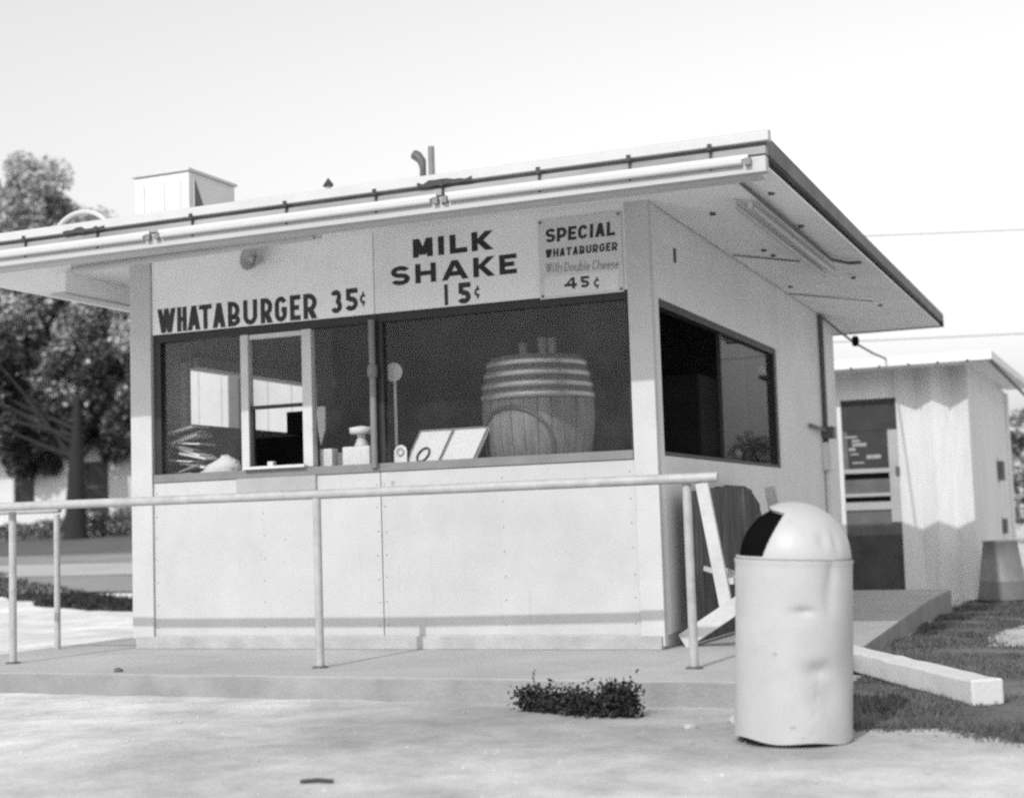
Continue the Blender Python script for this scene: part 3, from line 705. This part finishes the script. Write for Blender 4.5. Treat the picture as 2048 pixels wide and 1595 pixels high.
BX(.33, .26, .40, .41, 2.2, .44).build('stretcher', BOARDW, TB)
for yy in (.5, .75): MB().bar((.15, yy, .5), (.40, yy, .42), .05, .03).build('brace', BOARDW, TB)

# ------------------------------------------------------------------ timber lying on the grass, stones, twigs
tb = MB(); a, b_ = Vector((1.05, .30, -.115)), Vector((2.14, -1.62, -.125)); n = 14; vs = []
d = (b_ - a).normalized(); sx_ = d.cross(Vector((0, 0, 1))).normalized()
for i in range(n + 1):
    p = a.lerp(b_, i / n); wv = .085 + R.uniform(-.003, .003); hh = .125 + R.uniform(-.003, .003)
    for sx2, sz in ((-1, 0), (1, 0), (1, 1), (-1, 1)): vs.append(p + sx_ * sx2 * wv + Vector((0, 0, sz * hh + R.uniform(-.003, .003))))
fs = [(0, 1, 2, 3), (n * 4 + 3, n * 4 + 2, n * 4 + 1, n * 4)]
for i in range(n):
    for k in range(4): fs.append((i * 4 + k, i * 4 + (k + 1) % 4, i * 4 + 4 + (k + 1) % 4, i * 4 + 4 + k))
tb.add(vs, fs); tb.build('timber_beam', LOGM, bevel=.012, label='whitewashed timber lying on the grass behind the litter bin', cat='timber')
rk = random.Random(21)
def stone(x, y, z, r, label, m=FOUND, sq=.55):
    bm = bmesh.new(); bmesh.ops.create_icosphere(bm, subdivisions=2, radius=r)
    for v in bm.verts: v.co *= 1 + rk.uniform(-.16, .16); v.co.z *= sq
    me = bpy.data.meshes.new('stone'); bm.to_mesh(me); bm.free(); me.materials.append(m)
    o = bpy.data.objects.new('stone', me); COL.objects.link(o); o.location = (x, y, z + r * sq * .5); tag(o, label, 'stone', 'stones on the lot'); return o
stone(-5.10, 1.24, hz(-5.1, 1.24) + .03, .09, 'dark flat stone at the left corner of the stand', PANELG, .4)
stone(-3.05, -1.62, 0, .03, 'small dark pebble near the slab edge', PANELG)
stone(1.08, -2.35, -.13, .05, 'pale lump of rubble beside the litter bin', CONC)
stone(.92, -2.62, -.13, .035, 'small flat rubble chip left of the litter bin', CONC)
tw = MB().tube([(-.135, -4.29, -.119), (-.07, -4.27, -.114), (-.01, -4.26, -.119)], .008, 8); tw.build('twig', EDGE, label='short dark twig lying on the bare dirt', cat='twig')

# pebbles and crumbs: too many to count
pb = MB(); rp = random.Random(31)
for i in range(1500):
    x = rp.uniform(-6, 3.4); y = rp.uniform(-6.5, -1.75) if rp.random() < .85 else rp.uniform(-2.25, -1.85)
    if x > 1.25 and y > -2.6: continue
    r = rp.choice((.003, .004, .005, .006, .009)) * rp.uniform(.7, 1.3); z = hz(x, y)
    a = rp.uniform(0, 6.28); c, s = math.cos(a) * r, math.sin(a) * r
    pb.add([(x - c, y - s, z), (x + s, y - c, z), (x + c, y + s, z), (x - s, y + c, z), (x + .2 * c, y, z + r * .9)], [(0, 1, 4), (1, 2, 4), (2, 3, 4), (3, 0, 4)])
pb.build('gravel', GROUND, base=(0, 0, 0), kind='stuff', label='scattered gravel and crumbs on the dirt lot')

# ------------------------------------------------------------------ weeds and grass
def leafquad(mb, p, size, rr, flat=0.0):
    d = Vector((rr.gauss(0, 1), rr.gauss(0, 1), rr.gauss(0, 1) + flat)).normalized(); u = d.orthogonal().normalized()
    u = Matrix.Rotation(rr.uniform(0, 6.28), 3, d) @ u; v = d.cross(u); a = size * rr.uniform(.6, 1.3); b = a * .55
    p = Vector(p); mb.add([p - u * a, p - v * b, p + u * a, p + v * b], [(0, 1, 2, 3)])
rw = random.Random(41); WD = thing('weed', (.2, -2.25, -.13), 'low dark weed clump growing at the edge of the slab', 'weed')
wf = MB(); stems = MB()
cl = [(.2 + (x - .2) * .88, y, zc, r * .86) for x, y, zc, r in [(-.13, -2.10, .06, .07), (-.05, -2.12, .05, .08), (.04, -2.15, .045, .09), (.13, -2.19, .045, .09), (.22, -2.22, .045, .09), (.31, -2.23, .05, .09), (.39, -2.24, .05, .085), (.45, -2.24, .06, .08), (.53, -2.24, .10, .07), (.43, -2.20, .10, .05), (.55, -2.26, .05, .06)]]
for x, y, zc, r in cl:
    for i in range(340):
        v = Vector((rw.gauss(0, .55), rw.gauss(0, .5), rw.gauss(0, .55))); p = Vector((x, y, -.13 + zc)) + Vector((v.x * r * 1.1, v.y * r, v.z * r * 1.0))
        if p.z < -.125: p.z = -.125 + rw.uniform(0, .02)
        leafquad(wf, p, .015, rw)
    for i in range(5): stems.tube([(x + rw.uniform(-.03, .03), y, -.13), (x + rw.uniform(-.07, .07), y + rw.uniform(-.04, .04), -.13 + zc * 1.9)], [.003, .001], 4)
stems.tube([(-.02, -2.12, -.10), (-.045, -2.11, 0.0), (-.06, -2.11, .07)], [.003, .0025, .001], 5)
for i in range(14): leafquad(wf, (-.05 + rw.uniform(-.015, .012), -2.11, .0 + i * .006), .009, rw)
wf.build('foliage', WEEDM, WD); stems.build('stems', WEEDM, WD)

def inpoly(x, y, P):
    c = False; j = len(P) - 1
    for i in range(len(P)):
        if ((P[i][1] > y) != (P[j][1] > y)) and (x < (P[j][0] - P[i][0]) * (y - P[i][1]) / (P[j][1] - P[i][1]) + P[i][0]): c = not c
        j = i
    return c
gb = MB(); rg = random.Random(51); cnt = 0
while cnt < 20000:
    x = rg.uniform(.85, 4.2); y = -3.1 + 12.9 * rg.random() ** 1.35
    if not inpoly(x, y, GRW): continue
    if x < 1.30 and y < 5.2 and x < 1.27 - .04 * (y + 1.8): continue
    pt = math.sin(x * 4.1 + 1.3 * math.sin(y * 2.3)) * math.sin(y * 3.1 + 1.1 * math.sin(x * 3.7)) + rg.gauss(0, .35)
    if pt < -.05: continue
    cnt += 1; z = hz(x, y) + .008; h_ = rg.uniform(.012, .042) * (1 + .3 * math.sin(x * 5) * math.sin(y * 3)); a = rg.uniform(0, 6.28); w2 = .004 + .0004 * max(0, y)
    dx, dy = math.cos(a) * w2, math.sin(a) * w2; lx, ly = rg.gauss(0, .02), rg.gauss(0, .02)
    gb.add([(x - dx, y - dy, z), (x + dx, y + dy, z), (x + lx, y + ly, z + h_)], [(0, 1, 2)])
for i in range(5000):
    k = rg.randrange(len(GRW)); t = rg.random(); a0 = GRW[k]; b0 = GRW[(k + 1) % len(GRW)]
    x = a0[0] + (b0[0] - a0[0]) * t + rg.gauss(0, .06); y = a0[1] + (b0[1] - a0[1]) * t + rg.gauss(0, .06)
    if x < 1.32 and y < 5.5: continue
    z = hz(x, y); a = rg.uniform(0, 6.28); dx, dy = math.cos(a) * .004, math.sin(a) * .004
    gb.add([(x - dx, y - dy, z), (x + dx, y + dy, z), (x + rg.gauss(0, .02), y + rg.gauss(0, .02), z + rg.uniform(.015, .04))], [(0, 1, 2)])
gb.build('grass', GRASSM, base=(0, 0, 0), kind='stuff', label='short rough grass beside the slab')
vg = MB(); rg = random.Random(52)
for i in range(60000):
    x = rg.uniform(-26, -4.8); y = rg.uniform(6.2, 21)
    if not inpoly(x, y, DT): continue
    z = hz(x, y) + .01; h_ = rg.uniform(.03, .11); a = rg.uniform(0, 6.28); w2 = .018
    dx, dy = math.cos(a) * w2, math.sin(a) * w2
    vg.add([(x - dx, y - dy, z), (x + dx, y + dy, z), (x + rg.gauss(0, .06), y + rg.gauss(0, .06), z + h_)], [(0, 1, 2)])
vg.build('verge_grass', WEEDM, base=(0, 0, 0), kind='stuff', label='tall dark grass in the ditch at the edge of the lot')

# ------------------------------------------------------------------ inside the stand
BR = thing('display_barrel', (-1.04, .62, 1.215), 'big wooden barrel with bright hoops on the counter inside the picture window', 'barrel')
BY = .56; prof = []
def br(z): t = (z - .40) / .42; return .405 - .075 * t * t
zb = [i * .05 for i in range(17)]
nst = 26
for k in range(nst):
    a0, a1 = 2 * math.pi * k / nst + .005, 2 * math.pi * (k + 1) / nst - .005
    st = MB(); vs = []
    for z in zb:
        r = br(z)
        for a in (a0, (a0 + a1) / 2, a1): vs.append((-1.04 + r * math.cos(a), BY + .0 + r * math.sin(a) * .98, 1.217 + z))
    st.add(vs, [(i * 3 + j, i * 3 + j + 1, i * 3 + j + 4, i * 3 + j + 3) for i in range(len(zb) - 1) for j in range(2)], True); st.build('stave', WOOD, BR)
MB().lathe([(0, .805), (.33, .80), (.335, .78)], (-1.04, BY, 1.215), 40).build('barrel_top', HOOPD, BR)
for z in (.50, .575, .655, .735):
    h_ = MB(); h_.lathe([(br(z) + .002, z), (br(z + .022) + .012, z + .010), (br(z + .022) + .012, z + .036), (br(z + .046) + .002, z + .046)], (-1.04, BY, 1.215), 48); h_.build('hoop', HOOP, BR)
h_ = MB().lathe([(br(.05) + .002, .03), (br(.05) + .01, .04), (br(.05) + .01, .08), (br(.08) + .002, .09)], (-1.04, BY, 1.215), 48); h_.build('hoop', HOOPD, BR)
h_ = MB().lathe([(br(z) + .0015, z) for z in (.49, .55, .62, .68, .74, .80)], (-1.04, BY, 1.215), 48); h_.build('tarred_band', HOOPD, BR)
# round raised moulding on the front of the barrel
arc = []
for i in range(41):
    a = rad(-20 + 220 * i / 40); lx, lz = .33 * math.cos(a), .30 * math.sin(a)
    z = .13 + lz; th_ = lx / .41; r = br(z) + .006; ang = -math.pi / 2 - .16 + th_
    arc.append((-1.04 + r * math.cos(ang), BY + r * math.sin(ang), 1.215 + max(.02, z)))
MB().tube(arc, .012, 8).build('round_moulding', HOOPD, BR)
for x, h_, w2 in ((-1.08, .10, .035), (-.93, .125, .04), (-.86, .12, .035)):
    c = MB().lathe([(w2 * .7, 0), (w2, h_), (w2 * .9, h_), (0, h_ * .9)], (0, 0, 0), 14); c.v = [(x + p[0], BY - .15 + p[1], 2.018 + p[2]) for p in c.v]
    c.build('tumbler', SILL, None, base=(x, BY - .15, 2.018), label={-1.08: 'low tumbler standing on the barrel top, leftmost of three', -.93: 'tallest tumbler on the barrel top, in the middle', -.86: 'tumbler on the barrel top at its right side'}[x], cat='cup', group='cups on the barrel')
MB_ = thing('menu_stand', (-1.62, .2, 1.215), 'pair of pale cards in a dark tilted frame beside the barrel', 'card holder')
def tilt(x, u): return (x + .085 * u / .24 * 1.0, .13 + u * .55, 1.245 + u * 1.15)
def tpan(x0, x1, u0, u1, off, name, m_, par=MB_):
    q = MB(); P = [tilt(x0, u0), tilt(x1, u0), tilt(x1, u1), tilt(x0, u1)]
    q.prism([(p[0], p[1] - off, p[2]) for p in P], (0, .012, 0)); return q.build(name, m_, par)
tpan(-1.93, -1.37, 0, .25, 0, 'frame', SILL)
tpan(-1.905, -1.665, .012, .235, .014, 'card', PLATE2); tpan(-1.635, -1.395, .012, .235, .014, 'card', PLATE2)
rg_ = MB(); pts = []
for i in range(25):
    a = 2 * math.pi * i / 24; pts.append(tilt(-1.80 + .042 * math.cos(a), .09 + .042 * math.sin(a)))
rg_.tube([(p[0], p[1] - .024, p[2]) for p in pts], .008, 6); rg_.build('ring_emblem', LETTER, MB_)
tpan(-1.87, -1.73, .016, .036, .018, 'caption_strip', LETTER)
CDT = thing('counter_card', (-1.925, .12, 1.215), 'small white round topped card standing at the left of the tilted frame', 'card')
q = MB(); q.prism([(-1.97, .10, 1.215), (-1.87, .10, 1.215), (-1.875, .11, 1.38)] + [(-1.925 + .05 * math.cos(a), .115, 1.38 + .045 * math.sin(a)) for a in (.6, 1.2, 1.57, 1.94, 2.5)] + [(-1.975, .11, 1.38)], (0, .006, 0)); q.build('card', PAPER, CDT)
q = MB(); q.tube([(-1.922 + .026 * math.cos(2 * math.pi * i / 16), .098, 1.375 + .026 * math.sin(2 * math.pi * i / 16)) for i in range(17)], .004, 5); q.build('ring_emblem', LETGREY, CDT)
DK = thing('disc_stand', (-2.0, .2, 1.215), 'pale disc on a slim rod just inside the picture window', 'disc stand')
q = MB(); q.prism([(-1.995 + .068 * math.cos(2 * math.pi * i / 28), .17, 1.955 + .068 * math.sin(2 * math.pi * i / 28)) for i in range(28)], (0, .01, 0)); q.build('disc', INWHITE, DK)
MB().tube([(-1.995, .19, 1.215), (-1.995, .19, 1.93)], .011, 8).build('rod', ALU, DK)
NB = thing('napkin_box', (-2.29, .22, 1.215), 'white napkin box with a lidded jar on it by the mullion', 'box')
BX(-2.415, .14, 1.215, -2.19, .30, 1.435).build('carton', PAPER, NB, bevel=.01)
JR = thing('jar', (-2.29, .21, 1.435), 'hourglass shaped jar with a white lid on the napkin box', 'jar')
MB().lathe([(.055, 0), (.03, .06), (.035, .09)], (-2.29, .21, 1.437), 16).build('jar_body', INWHITE, JR)
MB().lathe([(0, .09), (.085, .092), (.088, .135), (0, .15)], (-2.29, .21, 1.437), 20).build('lid', PAPER, JR)
BX(-2.60, .14, 1.215, -2.50, .24, 1.43).build('paper_cup', PAPER, label='white square cup beside the sliding sash', cat='cup', bevel=.01)
BX(-2.49, .2, 1.215, -2.44, .27, 1.40).build('shaker', SILL, label='grey shaker between the square cup and napkin box', cat='shaker', bevel=.008)
# stack of crumpled paper bags and sacks in the left pane
rb = random.Random(61)
SB = thing('bag_stack', (-3.75, .4, 1.215), 'tall untidy stack of paper bags in the left pane', 'paper bags')
z = 1.215
for i in range(13):
    w2 = rb.uniform(.09, .13); x = -3.80 + rb.uniform(-.05, .05) - .004 * i; y = .34 + rb.uniform(-.04, .04)
    q = MB(); t = rb.uniform(-.035, .035); q.bar((x - w2, y, z + .02 - t), (x + w2, y, z + .02 + t), .22, rb.uniform(.010, .022)); q.build('paper_bag', PAPER if rb.random() < .55 else LETGREY, SB); z += .034
SK = MB(); vs = []; n1, n2 = 12, 18
for i in range(n1 + 1):
    e = -math.pi / 2 + math.pi * i / n1
    for k in range(n2):
        a = 2 * math.pi * k / n2; w_r = 1 + rb.uniform(-.1, .1)
        vs.append((-3.56 + .17 * math.cos(e) * math.cos(a) * w_r, .30 + .10 * math.cos(e) * math.sin(a) * w_r, 1.315 + .095 * math.sin(e) * w_r + .03 * math.cos(a)))
SK.add(vs, [(i * n2 + k, i * n2 + (k + 1) % n2, (i + 1) * n2 + (k + 1) % n2, (i + 1) * n2 + k) for i in range(n1) for k in range(n2)], True)
SK.build('filled_sack', PAPER, label='plump pale sack lying on the counter beside the bag stack', cat='sack')
BX(-3.30, .16, 1.215, -3.20, .26, 1.31).build('paper_cup', PAPER, label='short white cup on the counter left of the hatch', cat='cup', bevel=.01)
BX(-3.05, .14, 1.215, -3.00, .19, 1.36).build('salt_shaker', PAPER, label='slim white shaker standing in the open hatch', cat='shaker', bevel=.006)
# dark kitchen gear
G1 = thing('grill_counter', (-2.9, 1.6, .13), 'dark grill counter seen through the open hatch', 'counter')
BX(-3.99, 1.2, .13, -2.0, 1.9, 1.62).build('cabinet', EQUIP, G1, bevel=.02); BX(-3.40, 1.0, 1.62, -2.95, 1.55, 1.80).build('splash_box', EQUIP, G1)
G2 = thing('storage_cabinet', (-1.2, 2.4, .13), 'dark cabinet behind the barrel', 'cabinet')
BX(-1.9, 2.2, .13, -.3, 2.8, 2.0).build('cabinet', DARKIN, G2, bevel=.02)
TW = MB(); TW.prism([(-2.98, .75, 1.80), (-2.90, .75, 1.80), (-2.905, .75, 1.62), (-2.945, .75, 1.50), (-2.965, .75, 1.62)], (0, .02, 0)); TW.build('towel', PAPER, label='narrow white towel hanging inside the open hatch', cat='towel')

# ------------------------------------------------------------------ shed behind
SH = thing('shed', (.2, 12, -.28), 'small white shed with folded front panels behind the stand', 'shed')
SY = 9.90; zb_ = -.30
BX(-1.6, SY + .02, zb_, -.565, SY + .14, 2.75).build('wall', SHEDW, SH)
BX(-.565, SY + .02, 2.30, .135, SY + .14, 2.75).build('wall', SHEDW, SH)
# folded panels
xsf = [.135, .365, .580, .795, 1.02]
ysf = [0, .15, 0, .15, 0]
for i in range(4):
    q = MB(); a = (xsf[i], SY + ysf[i]); b_ = (xsf[i + 1], SY + ysf[i + 1])
    q.prism([(a[0], a[1], zb_), (b_[0], b_[1], zb_), (b_[0], b_[1] + .06, zb_), (a[0], a[1] + .06, zb_)], (0, 0, 3.03)); q.build('fold_panel', SHEDW, SH)
BX(.96, SY + .065, zb_, 1.02, 15.9, 2.74).build('side_wall', SHEDW, SH)
BX(-1.6, 15.8, zb_, .959, 15.9, 2.74).build('rear_wall', SHEDW, SH)
r_ = MB(); r_.prism([(-1.7, 9.30, 2.64), (-1.7, 9.30, 2.755), (-1.7, 16.4, 2.93), (-1.7, 16.4, 2.82)], (3.08, 0, 0)); r_.build('roof', SHEDROOF, SH, bevel=.01)
rfo = [o for o in SH.children if o.name.startswith('roof')][0]
BX(1.36, 9.34, 2.60, 1.384, 16.3, 2.639).build('verge_board', EDGE, rfo)
q = MB(); q.prism([(1.021, 9.36, 2.63), (1.36, 9.36, 2.63), (1.36, 16.3, 2.80), (1.021, 16.3, 2.80)], (0, 0, .008)); q.build('soffit', SIDEW, rfo)
for x in (-.3, .05, .4, .75, 1.1):
    BX(x - .012, 9.285, 2.625, x + .012, 9.299, 2.66).build('edge_clip', EDGE, rfo)
MB().tube([(1.04, 15.75, -.25), (1.04, 15.75, 2.7)], .04, 8).build('downpipe', SHEDW, SH)
BX(1.021, 13.6, 1.27, 1.10, 14.0, 1.55).build('meter_box', PANELG, SH); BX(1.021, 13.9, .48, 1.08, 14.2, .70).build('tap_box', PANELG, SH)
# door
DR = BX(-.565, SY + .03, zb_ + .08, .135, SY + .07, 2.30).build('door', PANELG, SH)
BX(-.56, SY + .022, 1.90, .13, SY + .029, 2.295).build('upper_screen', SCREEN, DR)
BX(-.50, SY + .024, 1.42, .01, SY + .029, 1.895).build('screen', SCREEN, DR)
BX(.012, SY + .005, .72, .132, SY + .029, 1.895).build('stile', SILL2, DR)
BX(-.56, SY + .004, 1.355, .13, SY + .023, 1.41).build('push_bar', SILL2, DR)
BX(-.56, SY + .024, 1.28, .01, SY + .029, 1.354).build('gap', BLACK, DR)
BX(-.56, SY + .020, 1.10, .01, SY + .028, 1.27).build('rail', PANELG, DR)
BX(-.56, SY + .004, 1.055, .13, SY + .019, 1.098).build('push_bar', SILL2, DR)
BX(-.56, SY + .024, .99, .01, SY + .029, 1.054).build('gap', BLACK, DR)
BX(-.56, SY + .004, .885, .13, SY + .023, .985).build('lock_rail', SILL2, DR)
BX(-.56, SY + .018, -.2, .12, SY + .029, .56).build('lower_panel', SCREEN2, DR)
MB().tube([(.12, SY - .02, 1.42), (.12, SY - .02, 1.32)], .025, 8).build('handle', PANELG, DR)
rn = random.Random(71)
for i in range(7):
    x = -.54 + rn.uniform(0, .28); z = 1.48 + i * .055; BX(x, SY + .018, z, x + rn.uniform(.08, .2), SY + .0235, z + rn.uniform(.02, .05)).build('notice', LETGREY, DR)
# drums beside the shed
def drum(x, y, r0, r1, h, m_, label):
    z = hz(x, y); t = thing('drum', (x, y, z), label, 'drum', 'drums beside the shed')
    p = [(0, .02), (r0 * .98, 0), (r0, .02), (r0 + (r1 - r0) * .33, h * .33), (r0 + (r1 - r0) * .33 + .005, h * .345), (r0 + (r1 - r0) * .35, h * .36), (r0 + (r1 - r0) * .66, h * .66), (r1, h - .02), (r1 + .014, h - .01), (r1 + .008, h), (r1 - .01, h - .03), (0, h - .05)]
    MB().lathe(p, (x, y, z), 28).build('shell', m_, t); MB().lathe([(r0 + .012, 0), (r0 + .012, .03), (r0, .035)], (x, y, z), 28).build('base_ring', EQUIP, t)
drum(1.32, 9.62, .30, .20, .74, DRUMM, 'tapered grey metal drum at the shed corner')
drum(1.86, 10.4, .26, .25, .74, LOGM, 'white drum half out of view behind the grey one')

WB_ = thing('white_board', (-6.0, 4.6, -.13), 'plain white board on posts glimpsed through the left pane', 'board')
for i in range(6):
    BX(-7.0 + i * .30, 4.55, .5, -7.0 + i * .30 + .294, 4.58, 2.95).build('board_plank', WHITE2, WB_)
for x in (-6.8, -5.6): BX(x, 4.582, -.2, x + .09, 4.67, 2.9).build('post', WHITE2, WB_)
BX(-6.15, 4.3, -.2, -6.02, 4.42, 2.55).build('brace_post', PANELG, WB_)

# ------------------------------------------------------------------ wires
def wire(pts, r, label, sag=.15, n=14, name='utility_wire'):
    a, b = Vector(pts[0]), Vector(pts[1]); P = []
    for i in range(n + 1):
        t = i / n; p = a.lerp(b, t); p.z -= sag * 4 * t * (1 - t); P.append(p)
    MB().tube(P, r, 6).build(name, WIREM, label=label, cat='wire', group='overhead wires')
wire([(-9.0, 13.0, 5.60), (24, 19.0, 4.85)], .007, 'upper overhead wire crossing the sky right of the roof', .2, 40)
wire([(-9.0, 14.0, 3.85), (24, 19.0, 3.70)], .007, 'lower overhead wire just above the shed roof', .2, 40)
CB_ = thing('service_cable', (.1, 8, 2.7), 'service cable with dark insulator running from stand to shed roof', 'cable')
MB().tube([(.03, 5.72, 2.86), (.10, 6.3, 2.76), (.16, 6.9, 2.69), (.15, 8.2, 2.70), (.13, 9.35, 2.74)], .012, 8).build('wire', WIREM, CB_)
MB().lathe([(0, .06), (.03, .05), (.045, .0), (.03, -.05), (0, -.06)], (.18, 6.85, 2.70), 12).build('insulator', EQUIP, CB_)

# ------------------------------------------------------------------ trees and far house
def tree(name, base, h, crown_c, crown_r, nclump, nleaf, leaf, label, seed, tr=.33, group='trees around the lot', limbs=9, light=None, m_dark=None):
    rr = random.Random(seed); t = thing(name, base, label, 'tree', group); base = Vector(base); cc = Vector(crown_c)
    tk = MB(); top = Vector((base.x * .97 + cc.x * .03, base.y * .85 + cc.y * .15, cc.z - crown_r[2] * .1)); mid = base.lerp(top, .45) + Vector((rr.uniform(-.2, .2), 0, 0))
    tk.tube([base + Vector((0, 0, -.2)), base + Vector((0, 0, .25)), base.lerp(mid, .5), mid, top], [tr * 1.45, tr * 1.05, tr * .92, tr * .8, tr * .25], 12)
    tk.build('trunk', BARK, t)
    light_share = .45 if light is None else light; dark = MB(); light = MB(); lm = MB(); clumps = []
    for i in range(nclump):
        while True:
            v = Vector((rr.uniform(-1, 1), rr.uniform(-1, 1), rr.uniform(-1, 1)))
            if v.length < 1: break
        v = v * (.62 + .38 * v.length) if v.length > .01 else v
        p = cc + Vector((v.x * crown_r[0], v.y * crown_r[1], v.z * crown_r[2]))
        clumps.append((p, rr.uniform(.6, 1.25) * min(crown_r) * .22))
    for p, r in clumps:
        tone = rr.random(); k = int(nleaf / nclump)
        for i in range(k):
            g_ = Vector((rr.gauss(0, .5), rr.gauss(0, .5), rr.gauss(0, .42))) * r; q = p + g_ * min(1, 1.05 * r / max(g_.length, 1e-4))
            leafquad(light if rr.random() < (light_share * (1.3 if tone > .45 else .5)) else dark, q, leaf, rr, .3)
    for i in range(limbs):
        p, r = clumps[rr.randrange(len(clumps))]; s0 = mid.lerp(top, rr.uniform(0, .6)); m2 = s0.lerp(p, .5) + Vector((rr.uniform(-.3, .3), rr.uniform(-.3, .3), rr.uniform(.1, .5)))
        lm.tube([s0, m2, p], [tr * .22, tr * .13, tr * .04], 7)
    lm.build('limbs', BARK if m_dark else BRANCH, t)
    c = dark.build('crown', m_dark or LEAF, t); light.build('light_leaves', LEAFL, c)
    return t
tree('oak_tree', (-35.0, 37.0, hz(-35, 37)), 16, (-39.3, 39.3, 6.75), (7.2, 2.5, 2.9), 110, 60000, .13, 'dark low spreading oak in front of the white house', 81, .42, limbs=16, light=.05, m_dark=LEAFD)
tree('pale_tree', (-46.6, 48.5, hz(-46, 48)), 16, (-48.6, 48.5, 14.0), (6.4, 4.2, 6.0), 230, 90000, .15, 'tall pale feathery tree rising behind the white house', 86, .35, limbs=34, light=.75)
tree('pale_tree', (-40.6, 50.0, hz(-40, 50)), 16, (-41.4, 50, 11.0), (3.8, 3.6, 3.8), 45, 17000, .15, 'shorter pale tree beside the stand, seen under its left eave', 82, .3, limbs=26, light=.7)
tree('oak_tree', (-46.6, 54.0, hz(-46, 54)), 16, (-46.9, 54, 14.2), (2.3, 2.5, 4.2), 26, 7000, .16, 'narrow dark tree top peeping just over the roof of the stand', 87, .3, limbs=6)
tree('oak_tree', (-41, 52, hz(-41, 52)), 14, (-41, 52, 9.5), (8, 6, 6.5), 60, 12000, .24, 'hazy oak behind the white house at the left edge', 83, .4, limbs=8)
# low bushes along the house
rh = random.Random(91)
def bush(x, y, rx_, rz_, label, seed, m_=LEAF, leaf=.10, n=700):
    rr = random.Random(seed); z = hz(x, y); q = MB(); st = MB(); t = thing('bush', (x, y, z), label, 'bush', 'bushes in front of the house')
    for i in range(n):
        while True:
            v = Vector((rr.uniform(-1, 1), rr.uniform(-1, 1), rr.uniform(-1, 1)))
            if v.length < 1: break
        leafquad(q, (x + v.x * rx_, y + v.y * rx_ * .7, z + rz_ * .9 + v.z * rz_), leaf, rr, .2)
    for i in range(5): st.tube([(x + rr.uniform(-.2, .2), y, z - .05), (x + rr.uniform(-rx_, rx_) * .6, y, z + rz_ * 1.4)], [.03, .01], 5)
    st.build('stems', BARK, t); q.build('foliage', m_, t)
lab = ['dark low bush at the far left end of the house front', 'dark low bush below the left window of the house', 'dark low bush between house window and oak trunk', 'dark low bush right of the oak trunk', 'taller dark bush below the wide house window', 'dark bush nearest the corner of the stand', 'dark bush partly hidden behind the stand']
for i, (x, rz_) in enumerate(((-40.9, .42), (-39.4, .40), (-37.9, .44), (-36.7, .5), (-35.6, .66), (-34.5, .6), (-33.4, .7))):
    bush(x, 38.6, .95, rz_, lab[i], 100 + i, LEAF, .09, 650)
HS = thing('white_house', (-37, 43, hz(-37, 43)), 'white one storey house across the street behind the oak', 'house')
hz0 = hz(-37, 40) - .2; HY = 40.0
wins = [(-40.66, -39.55, 2.45, 4.10), (-37.0, -35.75, 1.95, 4.05), (-34.6, -33.9, 2.3, 4.0), (-44.2, -43.2, 2.45, 4.1)]
w_ = MB(); XA, XB, ZT = -47.5, -30.0, 4.75
cuts = sorted(wins); x = XA
for (a, b_, z0, z1) in cuts:
    w_.box(x, HY, hz0, a, HY + .2, ZT); w_.box(a, HY, hz0, b_, HY + .2, z0); w_.box(a, HY, z1, b_, HY + .2, ZT); x = b_
w_.box(x, HY, hz0, XB, HY + .2, ZT); w_.box(XB - .2, HY + .2, hz0, XB, HY + 7, ZT); w_.box(XA, HY + .2, hz0, XA + .2, HY + 7, ZT)
w_.build('wall', HOUSEW, HS)
for (a, b_, z0, z1) in wins:
    fr = MB().box(a, HY + .05, z0, b_, HY + .12, z0 + .06).box(a, HY + .05, z1 - .06, b_, HY + .12, z1).box(a, HY + .05, z0 + .06, a + .06, HY + .12, z1 - .06).box(b_ - .06, HY + .05, z0 + .06, b_, HY + .12, z1 - .06).box(a + .06, HY + .05, (z0 + z1) / 2 - .03, b_ - .06, HY + .12, (z0 + z1) / 2 + .03).build('window', PANELG, HS)
    BX(a + .06, HY + .13, z0 + .06, b_ - .06, HY + .15, z1 - .06).build('pane', HOUSED, fr)
q = MB(); q.prism([(XA - .6, HY - .7, ZT - .05), (XA - .6, HY + 3.6, ZT + 1.7), (XA - .6, HY + 8, ZT - .05), (XA - .6, HY + 8, ZT - .2), (XA - .6, HY + 3.6, ZT + 1.5), (XA - .6, HY - .7, ZT - .2)], (XB - XA + 1.2, 0, 0)); q.build('roof', HOUSER, HS)
# trees at the right
tree('far_tree', (.6, 44, hz(.6, 44)), 5, (.7, 44, 2.1), (2.6, 2.5, 2.9), 60, 22000, .16, 'dark round tree far off beyond the shed', 84, .22, 'trees around the lot')
tree('far_tree', (9.4, 43, hz(9.4, 43)), 4, (9.6, 43, 1.4), (3.2, 4.2, 2.6), 34, 9000, .17, 'dark tree farther right than the shed, outside the main view', 85, .25, 'trees around the lot')
